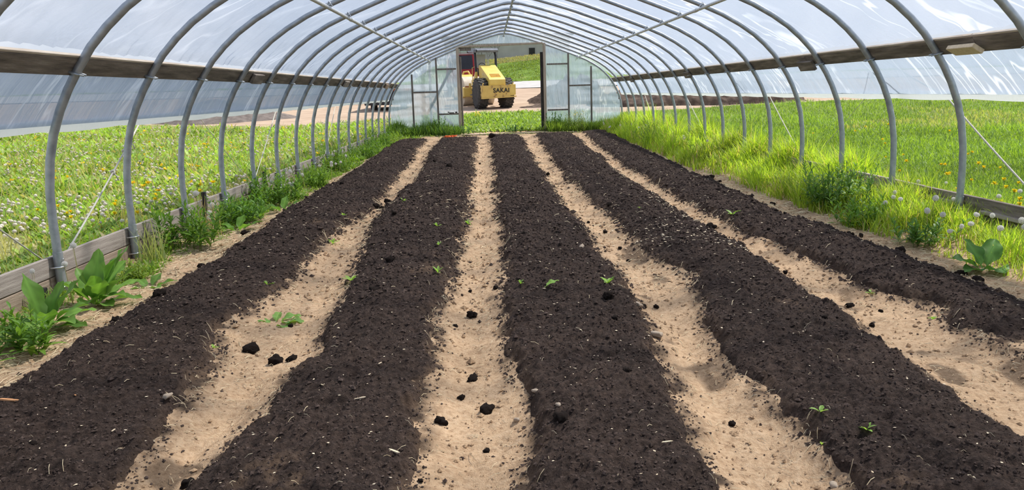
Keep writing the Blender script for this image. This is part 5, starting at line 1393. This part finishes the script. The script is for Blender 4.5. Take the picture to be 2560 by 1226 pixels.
# ------------------------------------------------------------------ heaps
def heap(name, cx, cy, rx, ry, h, mat, label, seed, cat='soil heap', rough=.12, pw=1.0, n=90):
    a = np.linspace(-1.15, 1.15, n); X, Y = np.meshgrid(a, a)
    r = np.hypot(X, Y) + .18 * fbm(X * 2, Y * 2, seed, 3)
    wx = cx + X * rx; wy = cy + Y * ry
    Z = h * np.maximum(1 - r, -.1) ** 1 if pw == 1 else h * np.sign(1 - r) * np.abs(1 - r) ** pw
    Z = np.where(r < 1, Z, -.06) + rough * h * fbm(X * rx * 3, Y * ry * 3, seed + 3, 4) * np.clip(1.3 - r, 0, 1)
    V = np.stack([wx - cx, wy - cy, zo(wx, wy) - float(zo(cx, cy)) + Z], -1).reshape(-1, 3)
    I = np.arange(n * n).reshape(n, n); F = np.stack([I[:-1, :-1], I[:-1, 1:], I[1:, 1:], I[1:, :-1]], -1).reshape(-1, 4)
    k = (r < 1.12).ravel(); F = F[k[F].all(1)]; us = np.zeros(len(V), bool); us[F] = True; mp = np.cumsum(us) - 1
    o = np_mesh(name, V[us], mp[F], mat); o.location = (cx, cy, float(zo(cx, cy))); return tag(o, label, cat)
heap('gravel_heap', -11.9, 34.6, 3.3, 2.1, 1.0, M['heap_grey'], 'grey gravel heap beyond the dandelion meadow', 501, 'gravel heap')
heap('soil_heap', 4.3, 40.5, 2.3, 2.2, 1.35, M['heap_dark'], 'brown soil heap partly hidden by the doorway jamb', 511, rough=.5)
heap('soil_heap', 2.6, 37.0, 1.2, .7, .10, M['heap_dark'], 'low scatter of brown clods on the dirt in front of the roller', 513, rough=1.6)
heap('soil_berm', 9.6, 36.9, 4.9, 2.3, 1.0, M['heap_dark'], 'long brown tilled soil berm beyond the mown lawn', 521, 'soil berm', rough=.55, pw=.45, n=150)
# ------------------------------------------------------------------ building on the hill
bz = float(zo(2, 82)) - .6
bld = empty('building', (3.0, 82, bz)); tag(bld, 'grey plastered building on top of the grassy bank', 'building')
wl = MB().box((-.9, 3.5, 1.55), (13, 7, 3.1)).build('wall', M['wall_bldg'], bld)
rf = MB().prism([(-.4, 3.05), (7.4, 3.05), (7.4, 3.2), (3.5, 3.5), (-.4, 3.2)], 'x', -7.8, 6.0).build('roof', M['roofing'], bld)
MB().box((-.9, -.03, .75), (13, .10, .10)).build('ledge', M['road'], bld)
for (wx, wz, ww, wh) in ((1.62, 1.42, .62, .80), (-4.85, 1.45, .50, .85), (4.4, 1.42, .62, .80)):
    f = MB().box((wx, -.04, wz), (ww + .1, .06, wh + .1), None, .01).build('window', M['wall_bldg'], bld)
    MB().box((wx, -.06, wz), (ww, .06, wh)).build('pane', M['wood_dark'], f)
f = MB().box((-5.45, -.04, 1.35), (.6, .06, 1.1)).build('shutter', M['screen'], bld)
# bare vine on the wall
vine = empty('bare_shrub', (.0, 81.3, float(zo(0, 81.3)))); tag(vine, 'bare leafless shrub in front of the grey building wall', 'shrub')
def branch(p, d, L, r, lv, out):
    P = [Vector(p)]; dd = Vector(d)
    for k in range(5):
        dd = (dd + Vector((random.uniform(-.35, .35), random.uniform(-.1, .1), random.uniform(-.12, .2)))).normalized(); P.append(P[-1] + dd * L / 5)
    out.tube([tuple(q) for q in P], [r * (1 - .13 * k) for k in range(6)], 5)
    if lv > 0:
        for k in (2, 3, 4, 5): branch(P[k], (dd + Vector((random.uniform(-1, 1), random.uniform(-.2, .2), random.uniform(-.3, .6)))).normalized(), L * .62, r * .55, lv - 1, out)
tm = MB()
for k in range(5): branch((random.uniform(-2.2, 2.2), 0, .0), (random.uniform(-.5, .5), 0, 1), random.uniform(1.3, 2.1), .035, 2, tm)
tm.build('branches', M['bark'], vine)
# dry weeds on top of the bank and tufts
n = 14000; x = U(-1, 7, n); y = 62 + 14 * U(0, 1, n) ** .8
c = greens(n, (.12, .20, .03), (.22, .28, .07), .3); q = y > 72; c[q] = greens(int(q.sum()), (.27, .25, .13), (.40, .36, .22), .25)
o = NB().add(blades(np.stack([x, y, zo(x, y) + .02], -1), U(0, 6.3, n), U(.6, 1.5, n), U(.06, .16, n) * np.where(q, 1.5, 1.), U(.03, .06, n), U(.2, 1, n), GRASSP, c)).build('bank_grass', M['grass']); tag(o, 'rough grass on the bank below the grey building', 'grass', kind='stuff')


# ------------------------------------------------------------------ view
S.view_settings.view_transform = 'Standard'
S.view_settings.look = 'None'
S.view_settings.gamma = 1.0
S.view_settings.exposure = 0.2
S.view_settings.use_curve_mapping = False
S.cycles.use_denoising = True
S.cycles.use_adaptive_sampling = True
S.cycles.adaptive_threshold = .035
S.cycles.max_bounces = 6
S.cycles.diffuse_bounces = 3
S.cycles.glossy_bounces = 2
S.cycles.transmission_bounces = 4
S.cycles.transparent_max_bounces = 12
S.cycles.sample_clamp_indirect = 6.0
S.cycles.caustics_reflective = False
S.cycles.caustics_refractive = False
